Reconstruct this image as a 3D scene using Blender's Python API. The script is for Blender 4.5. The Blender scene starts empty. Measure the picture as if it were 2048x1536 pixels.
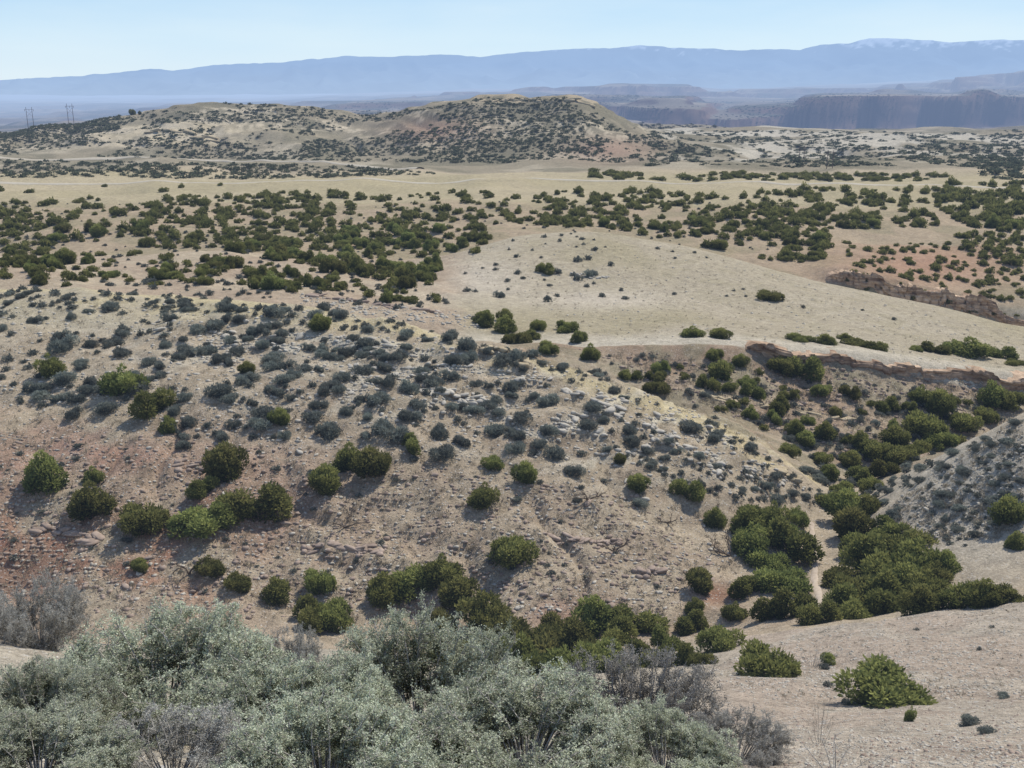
import bpy, bmesh, math, random
import numpy as np
from mathutils import Vector
rng = np.random.default_rng(7); random.seed(7)
C = bpy.context.scene.collection
bpy.context.scene.view_settings.view_transform = 'Standard'; bpy.context.scene.view_settings.look = 'None'; bpy.context.scene.view_settings.exposure = 0
f = 2050.0; TH = math.radians(16.1); ct, st_ = math.cos(TH), math.sin(TH); OFF = 6.0
def slopes(px, py):
    u = (np.asarray(px, float)-1024)/f; v = (768-np.asarray(py, float))/f
    dy = ct+v*st_
    return u/dy, (-st_+v*ct)/dy
def lin(r, g, b):
    return np.array([((c/255)/12.92 if c/255 < .04045 else ((c/255+.055)/1.055)**2.4) for c in (r, g, b)])
# ------------------------------------------------------------------ noise
TB = np.random.default_rng(3).random((256, 256))
def vnoise(x, y):
    xi = np.floor(x).astype(int); yi = np.floor(y).astype(int)
    fx = x-xi; fy = y-yi
    fx = fx*fx*fx*(fx*(fx*6-15)+10); fy = fy*fy*fy*(fy*(fy*6-15)+10)
    a = TB[xi & 255, yi & 255]; b = TB[(xi+1) & 255, yi & 255]; c = TB[xi & 255, (yi+1) & 255]; d = TB[(xi+1) & 255, (yi+1) & 255]
    return (a*(1-fx)+b*fx)*(1-fy)+(c*(1-fx)+d*fx)*fy*1.0
def n2(x, y, lam, seed=0):
    ang = seed*1.7+.5
    return vnoise((x*math.cos(ang)-y*math.sin(ang))/lam+seed*17.3, (x*math.sin(ang)+y*math.cos(ang))/lam+seed*31.7)*2-1
def fbm(x, y, lam, o=4, seed=0):
    s = 0; a = 1; t = 0
    for k in range(o):
        s = s+a*n2(x, y, lam/(2.03**k), seed+k); t += a; a *= .5
    return s/t
def sst(a, b, x):
    t = np.clip((x-a)/(b-a), 0, 1); return t*t*(3-2*t)
# ------------------------------------------------------------------ terrain lines  (px, py, depth in metres)
L = [
 [('z', -4, -1.9)], [('z', 3, -2.75)],
 [(-100,1500,6.5),(0,1500,6.5),(700,1530,6.5),(1400,1530,7),(2048,1530,7)],
 [(-100,1380,9.5),(0,1390,9.5),(700,1460,9.5),(1350,1470,13),(1650,1420,18),(2048,1400,18)],
 [(-100,1240,14),(0,1255,13),(250,1330,12.5),(700,1400,12.5),(1100,1430,14),(1350,1385,20),(1480,1310,28),(1650,1255,32),(1850,1218,34),(2048,1190,35),(2200,1170,36)],
 [(-100,1320,22),(0,1330,22),(700,1420,20),(1100,1440,24),(1350,1390,32),(1480,1340,36),(1650,1290,40),(1850,1265,42),(2048,1250,42)],
 [(-100,1290,50),(700,1290,50),(1100,1300,50),(1350,1285,50),(1480,1255,50),(1645,1200,54),(1850,1195,52),(2048,1200,48)],
 [(-100,1180,56),(700,1180,55),(1100,1180,55),(1400,1160,57),(1645,1130,61),(1800,1120,58),(2048,1110,54)],
 [(-100,1000,63),(700,1000,63),(1100,1010,63),(1400,1050,64),(1550,1060,66),(1645,1070,68),(1760,1070,64),(2048,1040,58)],
 [(-100,780,78),(0,780,78),(400,785,76),(800,830,73),(1200,900,70),(1450,950,70),(1600,1015,72),(1650,1035,72),(1700,1035,71),(1800,1000,67),(1920,960,64),(2048,930,62),(2200,900,60)],
 [(-100,565,108),(0,570,106),(300,590,102),(600,606,97),(900,664,90),(1200,745,83),(1450,838,79),(1600,950,76),(1645,1000,76),(1690,1012,76),(1760,995,74),(1900,902,71),(2048,825,68),(2200,760,66)],
 [(-100,600,125),(0,602,122),(400,612,118),(600,640,112),(900,740,104),(1200,800,100),(1450,880,96),(1640,950,92),(1690,965,90),(1800,935,95),(1900,905,100),(2048,880,105)],
 [(-100,560,140),(0,565,138),(400,600,128),(600,620,122),(900,700,114),(1200,728,111),(1450,735,112),(1700,752,113),(1850,768,114),(2048,796,115.5)],
 [(-100,520,150),(0,528,148),(200,568,140),(400,578,136),(600,592,132),(800,612,128),(1000,655,124),(1200,685,117),(1400,682,116),(1700,702,116),(2048,750,118)],
 [(-100,518,165),(0,522,162),(400,540,155),(800,580,150),(1000,590,150),(1200,600,150),(1400,615,150),(1700,650,145),(2048,700,140)],
 [(-100,500,195),(0,508,190),(200,522,180),(400,497,178),(600,512,178),(800,545,175),(900,518,185),(1050,462,200),(1200,464,200),(1400,494,195),(1600,548,185),(1750,580,180),(1900,612,175),(2048,652,170)],
 [(-100,510,215),(0,515,212),(400,515,205),(800,530,205),(900,520,215),(1050,480,225),(1400,515,220),(1600,570,208),(1750,622,203),(2048,700,200)],
 [(-100,495,232),(0,498,230),(400,500,225),(800,500,225),(1050,465,245),(1400,480,240),(1600,520,222),(1660,540,212),(1700,538,207),(1850,574,205.5),(2048,625,203)],
 [(-100,450,265),(800,445,262),(1400,445,262),(1700,485,250),(1900,470,262),(2048,475,260)],
 [(-100,402,310),(1024,400,310),(2048,410,310)],
 [(-100,366,370),(1024,364,370),(2048,370,370)],
 [(-100,335,440),(1000,342,440),(2048,345,440)],
 [(-100,318,540),(700,325,540),(1000,328,520),(1300,325,520),(2048,310,560)],
 [(-100,292,590),(0,290,590),(400,254,620),(700,275,610),(850,258,590),(1000,236,600),(1140,236,600),(1230,272,590),(1400,295,650),(2048,288,700)],
 [(-100,272,640),(0,264,650),(100,250,660),(250,229,680),(400,213,700),(500,208,700),(620,215,700),(690,232,720),(760,234,720),(850,216,680),(910,206,660),(960,197,645),(1050,194,645),(1140,196,645),(1190,206,650),(1240,240,660),(1290,260,700),(1400,268,800),(1600,262,900),(1800,265,900),(2048,268,900)],
 [(-100,275,690),(0,266,700),(250,231,730),(400,216,750),(620,218,750),(690,234,770),(850,218,730),(960,198,700),(1140,198,700),(1195,208,700),(1240,245,740),(1290,262,780),(1400,269,860),(1600,263,940),(2048,268,940)],
 [(-100,295,1050),(0,285,1050),(690,262,1050),(1000,255,1030),(1235,275,1030),(1300,266,1030),(2048,264,1050)],
 [(-100,262,2330),(0,255,2330),(690,224,2330),(900,225,2330),(1300,240,2330),(1420,252,2340),(1650,264,2340),(2048,264,2340)],
 [(-100,260,2370),(0,254,2370),(690,221,2370),(900,217,2370),(1200,208,2370),(1380,206,2370),(1430,226,2370),(1560,224,2370),(1610,204,2370),(1700,196,2370),(1780,193,2370),(1850,200,2370),(1930,196,2370),(2048,206,2370)],
 [(-100,256,2950),(0,250,2950),(690,216,2950),(900,208,2950),(1200,196,2950),(1370,196,2950),(1440,218,2950),(1560,212,2950),(1640,192,2950),(1780,186,2950),(1930,190,2950),(2048,194,2950)],
 [(-100,236,4100),(0,232,4100),(690,207,4100),(900,194,4100),(1160,191,4100),(1250,192,4100),(1380,193,4100),(1440,198,4100),(1600,194,4100),(1700,189,4100),(1850,189,4100),(1900,182,4100),(1970,176,4100),(2048,174,4100)],
 [(-100,235,4200),(0,230,4200),(690,205,4200),(900,188,4200),(1160,179,4200),(1250,170,4200),(1385,170,4200),(1420,186,4200),(1600,184,4200),(1700,176,4200),(1850,174,4200),(1890,162,4200),(1970,149,4200),(2048,142,4200),(2200,140,4200)],
 [(-100,215,5000),(690,205,5000),(1160,180,5000),(1370,174,5000),(1440,190,5000),(1900,170,5000),(2048,150,5000)],
 [(-100,205,7500),(500,200,7500),(800,187,7500),(1000,180,7500),(1200,181,7500),(1500,178,7500),(1800,165,7500),(2048,158,7500)],
 [(-100,192,14000),(2048,186,14000)],
]
NC, NR = 860, 1500
A0, A1 = -0.86, 0.86
acol = np.linspace(A0, A1, NC)
R0, R1 = 2.0, 14006.0
lr = math.log(R1/R0)/(NR-1)
Rrow = R0*np.exp(lr*np.arange(NR)); Yrow = Rrow-OFF
def gblur(M, s, axis):
    k = int(3*s+.5); w = np.exp(-.5*(np.arange(-k, k+1)/s)**2); w /= w.sum()
    P = np.pad(M, [(k, k) if ax == axis else (0, 0) for ax in range(M.ndim)], mode='edge')
    out = 0; n = M.shape[axis]
    for i in range(2*k+1):
        out = out+w[i]*(P[i:i+n] if axis == 0 else P[:, i:i+n])
    return out
YK, ZK = [], []
for ln in L:
    if ln[0][0] == 'z':
        YK.append(np.full(NC, float(ln[0][1]))); ZK.append(np.full(NC, float(ln[0][2]))); continue
    aa, yy, zz = [], [], []
    for px, py, Y in ln:
        sx, sz = slopes(px, py); aa.append(sx*Y/(Y+OFF)); yy.append(Y); zz.append(sz*Y)
    o = np.argsort(aa); aa = np.array(aa)[o]; yy = np.array(yy)[o]; zz = np.array(zz)[o]
    y_ = np.interp(acol, aa, yy); z_ = np.interp(acol, aa, zz)
    s = 9 if yy[0] < 600 else (6 if yy[0] < 1000 else 2.5)
    YK.append(gblur(y_[None], s, 1)[0]); ZK.append(gblur(z_[None], s, 1)[0])
YK = np.array(YK); ZK = np.array(ZK)
for k in range(len(L)):      # canyon rims wander in and out, and rise and fall
    y0 = YK[k][NC//2]
    if 2300 < y0 < 2380 or 4050 < y0 < 4320:
        xx = acol*y0
        YK[k] = YK[k]+(170*n2(xx, xx*0, 300, 201)+100*(1-2*np.abs(n2(xx, xx*0, 130, 202)))+40*n2(xx, xx*0, 55, 203))*(y0/2400)
    if 2360 < y0 < 3000:
        xx = acol*y0; ZK[k] = ZK[k]+7*n2(xx, xx*0, 330, 205)+4*n2(xx, xx*0, 120, 206)
YK = np.maximum.accumulate(YK, axis=0)
H = np.zeros((NR, NC))
for j in range(NC): H[:, j] = np.interp(Yrow, YK[:, j], ZK[:, j])
sm = gblur(H, 4.0, 0); sh = gblur(H, 1.0, 0); s2 = gblur(H, 2.5, 0)
wsh = (sst(192, 200, Yrow)*(1-sst(212, 225, Yrow)))[:, None]+(sst(105, 109, Yrow)*(1-sst(122, 128, Yrow)))[:, None]*sst(.02, .12, acol)[None]
wm = sst(560, 600, Yrow)[:, None]
H = np.where(Yrow[:, None] > 1500, gblur(H, .6, 0), sm*(1-wsh-wm)+sh*wsh+s2*wm)
Y2 = np.repeat(Yrow[:, None], NC, 1); X2 = acol[None]*Rrow[:, None]
D = np.maximum(np.hypot(X2, Y2), 7)
def proj(X, Y, Z):
    dep = Y*ct-Z*st_; up = Y*st_+Z*ct
    dep = np.maximum(dep, .5)
    return 1024+f*X/dep, 768-f*up/dep
PX, PY = proj(X2, Y2, H)
def blob(cx, cy, rx, ry, y0=-10, y1=1e6):
    return np.exp(-((PX-cx)/rx)**2-((PY-cy)/ry)**2)*((Y2 > y0) & (Y2 < y1))
bank = (Y2 > 84)*(Y2 < 115)*sst(900, 1150, PX)
domeq = (Y2 > 117)*(Y2 < 205)*sst(900, 1000, PX)
mainq = sst(44, 50, Y2)*(1-sst(95, 110, Y2))*(1-sst(1500, 1750, PX))
for k, lam in enumerate([.28, .6, 1.3, 2.8, 6, 13, 28, 60, 130, 280, 600]):
    r = lam/D
    w = sst(.009, .02, r)*(1-sst(.09, .2, r))
    nz = n2(X2, Y2, lam, 40+k)
    if k >= 3: nz = .55*nz+.45*(1-2*np.abs(n2(X2, Y2, lam*1.3, 60+k)))
    H = H+w*nz*lam*(.055+.05*bank-.03*domeq+.05*mainq*(k < 5))*np.where(Y2 > 1500, .5, 1)
def terr(Z, per):
    t = Z/per; fr = t-np.floor(t)
    return (np.floor(t)+sst(.55, 1.0, fr))*per-Z
rocky = blob(1000,800,330,90,60,95)+blob(1350,890,200,70,60,95)+blob(700,700,250,60,60,110)+.5*blob(1950,960,150,90,55,80)+blob(780,600,200,40,100,150)+blob(1750,800,420,70,90,113)+blob(1150,570,110,30,140,190)+.6*blob(300,650,300,40,80,110)+.8*mainq*(PY > 900)*sst(.0, .5, n2(X2, Y2, 12, 320))
rocky = np.clip(rocky, 0, 1)
wob = fbm(X2, Y2, 14, 3, 5)
H += rocky*terr(H+wob*1.5, .8)*.8
hillm = sst(540, 590, Y2)*(1-sst(760, 840, Y2))
H += hillm*terr(H+fbm(X2, Y2, 90, 3, 9)*4, 4.)*.5
H += hillm*1.2*n2(X2, Y2, 22, 95)
H -= hillm*3.*np.clip(1-np.abs(n2(X2+12*n2(X2, Y2, 40, 3), Y2*.3, 38, 91))*3.5, 0, 1)*(1-sst(640, 660, Y2))
clf = sst(1500, 2150, Y2)*(1-sst(5000, 5600, Y2))
H += clf*(5*n2(X2, Y2, 170, 81)+8*(1-2*np.abs(n2(X2, Y2, 400, 82))))
H += clf*terr(H+6*n2(X2, Y2, 300, 83), 20.)*.75
ril = sst(50, 54, Y2)*(1-sst(66, 76, Y2))*(1-sst(1350, 1500, PX))
H -= ril*.5*np.clip(1-np.abs(n2(X2+1.5*n2(X2, Y2, 6, 3), Y2*.35, 4.5, 90))*4, 0, 1)*sst(-.3, .3, n2(X2, Y2, 16, 97))
H -= (Y2 > 88)*(1-sst(106,112,Y2))*sst(1000,1200,PX)*.9*np.clip(1-np.abs(n2(X2+3*n2(X2, Y2, 9, 3), Y2*.5, 13, 93))*3.5, 0, 1)
PX, PY = proj(X2, Y2, H)
def height(x, y):
    x = np.asarray(x, float); y = np.asarray(y, float)
    R = np.maximum(y+OFF, R0*1.0001); a = x/R
    i = np.clip(np.log(R/R0)/lr, 0, NR-1.001); j = np.clip((a-A0)/(A1-A0)*(NC-1), 0, NC-1.001)
    i0 = i.astype(int); j0 = j.astype(int); fi = i-i0; fj = j-j0
    return (H[i0, j0]*(1-fj)+H[i0, j0+1]*fj)*(1-fi)+(H[i0+1, j0]*(1-fj)+H[i0+1, j0+1]*fj)*fi
YS = np.geomspace(2.5, 6000, 1500)
def cast(px, py):
    px = np.atleast_1d(np.asarray(px, float)); py = np.atleast_1d(np.asarray(py, float))
    out = np.zeros((len(px), 3)); ok = np.zeros(len(px), bool)
    for s in range(0, len(px), 400):
        sx, sz = slopes(px[s:s+400], py[s:s+400])
        x = sx[:, None]*YS; y = np.repeat(YS[None], len(sx), 0)
        below = (sz[:, None]*YS) < height(x, y)
        i = below.argmax(1); o = below.any(1)
        Y = YS[i]; out[s:s+400] = np.stack([sx*Y, Y, height(sx*Y, Y)], 1); ok[s:s+400] = o
    return out, ok
def bandf(x, y, z):
    return (z+.8*n2(x, y, 9, 301)+.25*n2(x, y, 2.5, 302))/1.15 % 1
# ------------------------------------------------------------------ ground colours
tan = lin(187,171,146); pink = lin(172,138,119); pale = lin(200,190,168); yel = lin(204,188,144)
red = lin(166,121,99); grey = lin(188,182,168)
COL = np.tile(tan, (NR, NC, 1))
def paint(m, c, amt=1.0):
    global COL
    m = np.clip(m*amt, 0, 1)[..., None]; COL = COL*(1-m)+c*m
n_a = fbm(X2, Y2, 9, 4, 11)*.5+.5; n_b = fbm(X2, Y2, 3, 4, 13)*.5+.5; n_c = fbm(X2, Y2, 40, 4, 15)*.5+.5; n_d = fbm(X2, Y2, 200, 5, 17)*.5+.5
n_e = fbm(X2, Y2, 1.0, 3, 19)*.5+.5
paint(blob(150,1020,460,170,45,80)*sst(.25,.55,n_a), pink, 1.3)
paint(blob(60,1120,560,110,45,80)*sst(.34,.58,n_b), red, .95)
paint(blob(1000,1210,420,60,45,62)*sst(.4,.62,n_a), pink, 1.0)
paint(blob(1430,1190,50,25,45,62), red, .8)
paint(blob(120,900,220,70,60,80)*sst(.35,.6,n_b), pink, .9)
paint(blob(700,700,800,110,62,112)*sst(.38,.62,n_b), pale, .7)
paint(blob(700,850,1100,260,46,112)*sst(.5,.62,n_e), lin(144,132,111), .5)
paint(mainq*sst(.56,.68,n_b), lin(152,134,114), .5)
paint(sst(88,95,Y2)*(1-sst(112,118,Y2))*(PX < 1300), lin(194,184,156), .6)
bz = bandf(X2, Y2, H)
paint((Y2 > 60)*(Y2 < 112)*np.clip(blob(1000,790,420,110,60,112)+blob(1350,880,250,90,60,95)+blob(600,680,300,60,60,112), 0, 1)*(1-sst(.22, .36, bz))*sst(.3,.55,n_b), lin(208,199,178), .85)
crest = np.exp(-((PY-np.interp(PX, [0,300,600,900,1200,1450,1600], [585,605,620,680,765,860,960]))/26)**2)*(Y2 > 70)*(Y2 < 112)*(PX < 1640)
paint(crest*sst(.40,.6,n_b), yel, .7)
paint(blob(1950,980,190,160,50,80), grey, .8)
paint((Y2 < 45)*sst(1250,1500,PX), lin(190,177,159), .9)
paint((Y2 < 45)*sst(1250,1500,PX)*sst(.5,.65,n_b), lin(174,154,136), .45)
paint((Y2 < 45)*(1-sst(1250,1500,PX)), lin(184,174,156), .8)
vb = (Y2 > 84)*(Y2 < 115)*sst(950,1100,PX)
paint(vb*1.0, lin(172,156,132), .8); paint(vb*sst(.45,.6,n_a), lin(165,141,118), .7); paint(vb*sst(.5,.62,n_b), lin(146,138,112), .6)
dome = (Y2 > 115)*(Y2 < 205)*sst(880, 960, PX)*1.0
paint(dome, lin(180,168,144), 1.0); paint(dome*sst(.45,.65,n_a), lin(190,178,155), .5); paint(dome*sst(.48,.66,n_c), lin(169,158,128), .8)
paint(dome*sst(.54,.66,n_b), lin(158,148,121), .45)
paint(dome*(1-sst(117,124,Y2)), lin(206,196,176), .7)
paint(blob(950,560,90,45,120,200)+blob(1200,600,160,22,120,200), lin(206,194,175), .7)
paint((Y2 > 118)*(Y2 < 205)*(1-sst(880,960,PX))*sst(.3,.6,n_a), lin(178,159,136), .9)
paint((Y2 > 205)*(Y2 < 305)*1.0, lin(173,155,129), .9); paint((Y2 > 205)*(Y2 < 305)*sst(.45,.65,n_a), lin(150,141,112), .6)
paint(blob(1850,530,200,50,206,250), lin(178,140,116), .8)
paint(sst(292,312,Y2+6*n_a)*(1-sst(400,440,Y2)), lin(175,163,131), 1.0); paint(sst(300,312,Y2)*(1-sst(400,440,Y2))*sst(.45,.65,n_c), lin(186,172,142), .7)
hz = sst(420, 450, Y2)
paint(hz, lin(152,142,120), 1.0); paint(hz*sst(.54,.66,n_c), lin(180,169,146), .7); paint(hz*sst(.44,.58,fbm(X2,Y2,25,4,23)*.5+.5), lin(118,114,94), .6)
paint(hillm*sst(.52,.64,n_a), lin(106,104,87), .4); paint(hillm*sst(.50,.60,n_b)*sst(.45,.6,n_c), lin(204,190,164), .7)
paint(blob(870,260,90,25,450,800)+blob(1220,300,90,25,450,800), lin(168,138,119), .7)
paint((Y2 > 600)*(Y2 < 800)*(PY < 206)*(PX > 880)*(PX < 1220)*sst(.35,.55,n_a), lin(188,171,142), .7)
paint(blob(350,272,190,24,560,800)*sst(.36,.56,n_a), lin(202,187,157), .9)
fl = (Y2 > 520)*(Y2 < 1060)*sst(1290,1340,PX)*1.0
paint(fl*sst(.42,.6,n_c), lin(194,186,168), .8)
vf = sst(1100, 1400, Y2)
paint(vf, lin(130,122,110), 1.0); paint(vf*sst(.5,.65,n_d), lin(160,149,132), .7)
paint(vf*sst(.46,.62,fbm(X2,Y2,120,4,29)*.5+.5), lin(78,84,76), .75)
gy = np.abs(np.gradient(H, axis=0)/np.gradient(Y2, axis=0)); gx = np.abs(np.gradient(H, axis=1)/np.gradient(X2, axis=1))
steep = sst(.22, .45, np.hypot(gy, gx))
paint(vf*steep, lin(88,72,70), .95)
paint(vf*steep*sst(.5,.64,vnoise(X2*.004, H*.12)), lin(140,116,102), .6)
COL *= (.90+.2*n_b)[..., None]*.84
# ------------------------------------------------------------------ materials
def newmat(name):
    m = bpy.data.materials.new(name); m.use_nodes = True; nt = m.node_tree; nt.nodes.clear()
    m.cycles.emission_sampling = 'NONE'
    return m, nt, nt.nodes, nt.links
def ramp(nt, src, p0, p1, c0, c1):
    r = nt.nodes.new('ShaderNodeValToRGB'); e = r.color_ramp.elements
    e[0].position = p0; e[1].position = p1; e[0].color = (*c0, 1); e[1].color = (*c1, 1); nt.links.new(src, r.inputs[0]); return r
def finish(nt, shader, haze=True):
    # airlight painted in as emission, thicker with distance from the viewpoint hill
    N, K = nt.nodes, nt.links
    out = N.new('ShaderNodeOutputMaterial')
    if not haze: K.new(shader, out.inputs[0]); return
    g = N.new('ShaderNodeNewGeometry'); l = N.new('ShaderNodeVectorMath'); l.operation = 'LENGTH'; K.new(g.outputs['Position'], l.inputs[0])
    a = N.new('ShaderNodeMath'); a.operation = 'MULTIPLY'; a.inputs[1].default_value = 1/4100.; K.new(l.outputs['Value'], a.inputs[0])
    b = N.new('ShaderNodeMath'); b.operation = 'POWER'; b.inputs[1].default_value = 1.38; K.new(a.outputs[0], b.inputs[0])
    d = N.new('ShaderNodeMath'); d.operation = 'MULTIPLY_ADD'; d.inputs[1].default_value = -1.; d.inputs[2].default_value = -.02; K.new(b.outputs[0], d.inputs[0])  # constant veil mixed in at any distance, lifts the shadows
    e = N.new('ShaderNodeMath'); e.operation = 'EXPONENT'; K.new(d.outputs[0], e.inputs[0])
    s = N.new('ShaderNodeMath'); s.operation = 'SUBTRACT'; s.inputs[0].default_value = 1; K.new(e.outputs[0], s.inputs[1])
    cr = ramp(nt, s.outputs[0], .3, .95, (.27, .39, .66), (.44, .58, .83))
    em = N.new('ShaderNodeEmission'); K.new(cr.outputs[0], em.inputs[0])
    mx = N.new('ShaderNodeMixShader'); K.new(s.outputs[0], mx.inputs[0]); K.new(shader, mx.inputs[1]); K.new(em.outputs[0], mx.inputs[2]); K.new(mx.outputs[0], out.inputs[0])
def noise(nt, scale, detail=4, rough=.6, coord=None):
    n = nt.nodes.new('ShaderNodeTexNoise'); n.inputs['Scale'].default_value = scale; n.inputs['Detail'].default_value = detail; n.inputs['Roughness'].default_value = rough
    if coord: nt.links.new(coord, n.inputs['Vector'])
    return n
def mixc(nt, mode, fac, a, b):
    m = nt.nodes.new('ShaderNodeMix'); m.data_type = 'RGBA'; m.blend_type = mode
    for v, i in ((fac, 0), (a, 6), (b, 7)):
        if isinstance(v, bpy.types.NodeSocket): nt.links.new(v, m.inputs[i])
        else: m.inputs[i].default_value = v
    return m.outputs[2]
def ground_mat():
    m, nt, N, K = newmat('ground_soil')
    g = N.new('ShaderNodeNewGeometry'); P = g.outputs['Position']
    at = N.new('ShaderNodeAttribute'); at.attribute_name = 'Col'; c = at.outputs['Color']
    a = noise(nt, .9, 8, .75, P); r = ramp(nt, a.outputs[0], .3, .7, (.70,)*3, (1.27, 1.26, 1.24)); c = mixc(nt, 'MULTIPLY', 1., c, r.outputs[0])
    b = noise(nt, 7, 4, .8, P); r = ramp(nt, b.outputs[0], .35, .68, (.64, .63, .62), (1.32, 1.32, 1.32)); c = mixc(nt, 'MULTIPLY', .95, c, r.outputs[0])
    h = noise(nt, 40, 3, .8, P); r = ramp(nt, h.outputs[0], .35, .68, (.74, .73, .72), (1.25, 1.25, 1.25)); c = mixc(nt, 'MULTIPLY', .9, c, r.outputs[0])
    v = N.new('ShaderNodeTexVoronoi'); v.inputs['Scale'].default_value = 5.; K.new(P, v.inputs['Vector'])
    r1 = ramp(nt, v.outputs['Distance'], .2, .3, (1, 1, 1), (0, 0, 0))
    k = noise(nt, 1.7, 3, .6, P); r2 = ramp(nt, k.outputs[0], .48, .58, (0, 0, 0), (.9, .9, .9)); mm = mixc(nt, 'MULTIPLY', 1., r1.outputs[0], r2.outputs[0])
    c = mixc(nt, 'MIX', mm, c, (.50, .46, .40, 1))
    v2 = N.new('ShaderNodeTexVoronoi'); v2.inputs['Scale'].default_value = 1.9; K.new(P, v2.inputs['Vector'])
    r3 = ramp(nt, v2.outputs['Distance'], .16, .3, (1, 1, 1), (0, 0, 0))
    k2 = noise(nt, .6, 4, .7, P); r4 = ramp(nt, k2.outputs[0], .47, .57, (0, 0, 0), (.7, .7, .7)); mm = mixc(nt, 'MULTIPLY', 1., r3.outputs[0], r4.outputs[0])
    c = mixc(nt, 'MIX', mm, c, (.16, .145, .105, 1))
    bs = N.new('ShaderNodeBsdfDiffuse'); K.new(c, bs.inputs[0])
    bu = N.new('ShaderNodeBump'); bu.inputs['Strength'].default_value = 1.; bu.inputs['Distance'].default_value = .14
    ad = N.new('ShaderNodeMath'); ad.operation = 'ADD'; K.new(b.outputs[0], ad.inputs[0]); K.new(a.outputs[0], ad.inputs[1])
    K.new(ad.outputs[0], bu.inputs['Height']); K.new(bu.outputs[0], bs.inputs['Normal'])
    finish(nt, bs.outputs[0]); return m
def leaf_mat(name, c_dark, c_light, trans=.25, haze=True):
    m, nt, N, K = newmat(name)
    at = N.new('ShaderNodeAttribute'); at.attribute_name = 'Col'
    sp = N.new('ShaderNodeSeparateColor'); K.new(at.outputs['Color'], sp.inputs[0])
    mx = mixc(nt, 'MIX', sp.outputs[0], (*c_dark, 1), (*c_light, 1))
    oi = N.new('ShaderNodeObjectInfo'); hs = N.new('ShaderNodeHueSaturation')
    mr = N.new('ShaderNodeMapRange'); mr.inputs[3].default_value = .75; mr.inputs[4].default_value = 1.3; K.new(oi.outputs['Random'], mr.inputs[0]); K.new(mr.outputs[0], hs.inputs['Value'])
    mr2 = N.new('ShaderNodeMapRange'); mr2.inputs[3].default_value = .475; mr2.inputs[4].default_value = .51; K.new(oi.outputs['Random'], mr2.inputs[0]); K.new(mr2.outputs[0], hs.inputs['Hue'])
    K.new(mx, hs.inputs['Color'])
    bs = N.new('ShaderNodeBsdfDiffuse'); K.new(hs.outputs[0], bs.inputs[0]); tr = N.new('ShaderNodeBsdfTranslucent'); K.new(hs.outputs[0], tr.inputs[0])
    x = N.new('ShaderNodeMixShader'); x.inputs[0].default_value = trans; K.new(bs.outputs[0], x.inputs[1]); K.new(tr.outputs[0], x.inputs[2])
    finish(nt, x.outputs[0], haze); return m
def plain_mat(name, c0, c1, scale=3., haze=True, bump=.5):
    m, nt, N, K = newmat(name)
    g = N.new('ShaderNodeNewGeometry'); n = noise(nt, scale, 6, .7, g.outputs['Position'])
    r = ramp(nt, n.outputs[0], .3, .7, c0, c1); bs = N.new('ShaderNodeBsdfDiffuse'); K.new(r.outputs[0], bs.inputs[0])
    bu = N.new('ShaderNodeBump'); bu.inputs['Strength'].default_value = bump; bu.inputs['Distance'].default_value = .08; K.new(n.outputs[0], bu.inputs['Height']); K.new(bu.outputs[0], bs.inputs['Normal'])
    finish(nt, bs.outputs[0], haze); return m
M_ground = ground_mat()
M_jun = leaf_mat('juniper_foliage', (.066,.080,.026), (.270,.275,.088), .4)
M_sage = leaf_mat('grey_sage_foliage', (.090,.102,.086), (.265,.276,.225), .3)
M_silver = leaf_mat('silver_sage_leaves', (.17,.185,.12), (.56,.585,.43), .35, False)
M_greytw = leaf_mat('grey_shrub_leaves', (.21,.20,.175), (.46,.45,.40), .35, False)
M_twig = plain_mat('grey_twig', (.24,.22,.19), (.54,.50,.44), 20, False)
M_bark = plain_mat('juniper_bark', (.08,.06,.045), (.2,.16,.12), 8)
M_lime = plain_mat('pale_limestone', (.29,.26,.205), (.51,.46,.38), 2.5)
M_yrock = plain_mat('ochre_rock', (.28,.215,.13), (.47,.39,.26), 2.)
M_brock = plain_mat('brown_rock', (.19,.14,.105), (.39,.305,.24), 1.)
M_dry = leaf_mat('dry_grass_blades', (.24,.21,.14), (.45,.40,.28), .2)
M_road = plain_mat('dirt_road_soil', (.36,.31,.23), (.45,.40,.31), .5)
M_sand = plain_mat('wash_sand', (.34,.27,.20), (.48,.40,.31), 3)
M_pole = plain_mat('weathered_pole', (.10,.07,.06), (.18,.13,.11), 1)
# ------------------------------------------------------------------ mesh helpers
def mk(name, V, F, mat, tint=None, smooth=False):
    me = bpy.data.meshes.new(name); V = np.ascontiguousarray(V.reshape(-1, 3), dtype=np.float32); F = np.ascontiguousarray(F, dtype=np.int32)
    n, k = F.shape
    me.vertices.add(len(V)); me.vertices.foreach_set('co', V.ravel()); me.loops.add(n*k); me.loops.foreach_set('vertex_index', F.ravel())
    me.polygons.add(n); me.polygons.foreach_set('loop_start', np.arange(0, n*k, k, dtype=np.int32))
    if smooth: me.polygons.foreach_set('use_smooth', np.ones(n, bool))
    me.update(calc_edges=True)
    if tint is not None:
        at = me.color_attributes.new('Col', 'FLOAT_COLOR', 'POINT'); t = np.ones((len(V), 4), np.float32)
        t[:, :3] = tint.reshape(len(V), -1) if tint.ndim > 1 else tint[:, None]
        at.data.foreach_set('color', t.ravel())
    me.materials.append(mat); return me
def ob(name, me, parent=None):
    o = bpy.data.objects.new(name, me); C.objects.link(o)
    if parent: o.parent = parent
    return o
def tag(o, label, cat=None, group=None, kind=None):
    if label: o['label'] = label
    if cat: o['category'] = cat
    if group: o['group'] = group
    if kind: o['kind'] = kind
    return o
def nrm(v): return v/np.maximum(np.linalg.norm(v, axis=-1, keepdims=True), 1e-9)
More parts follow.
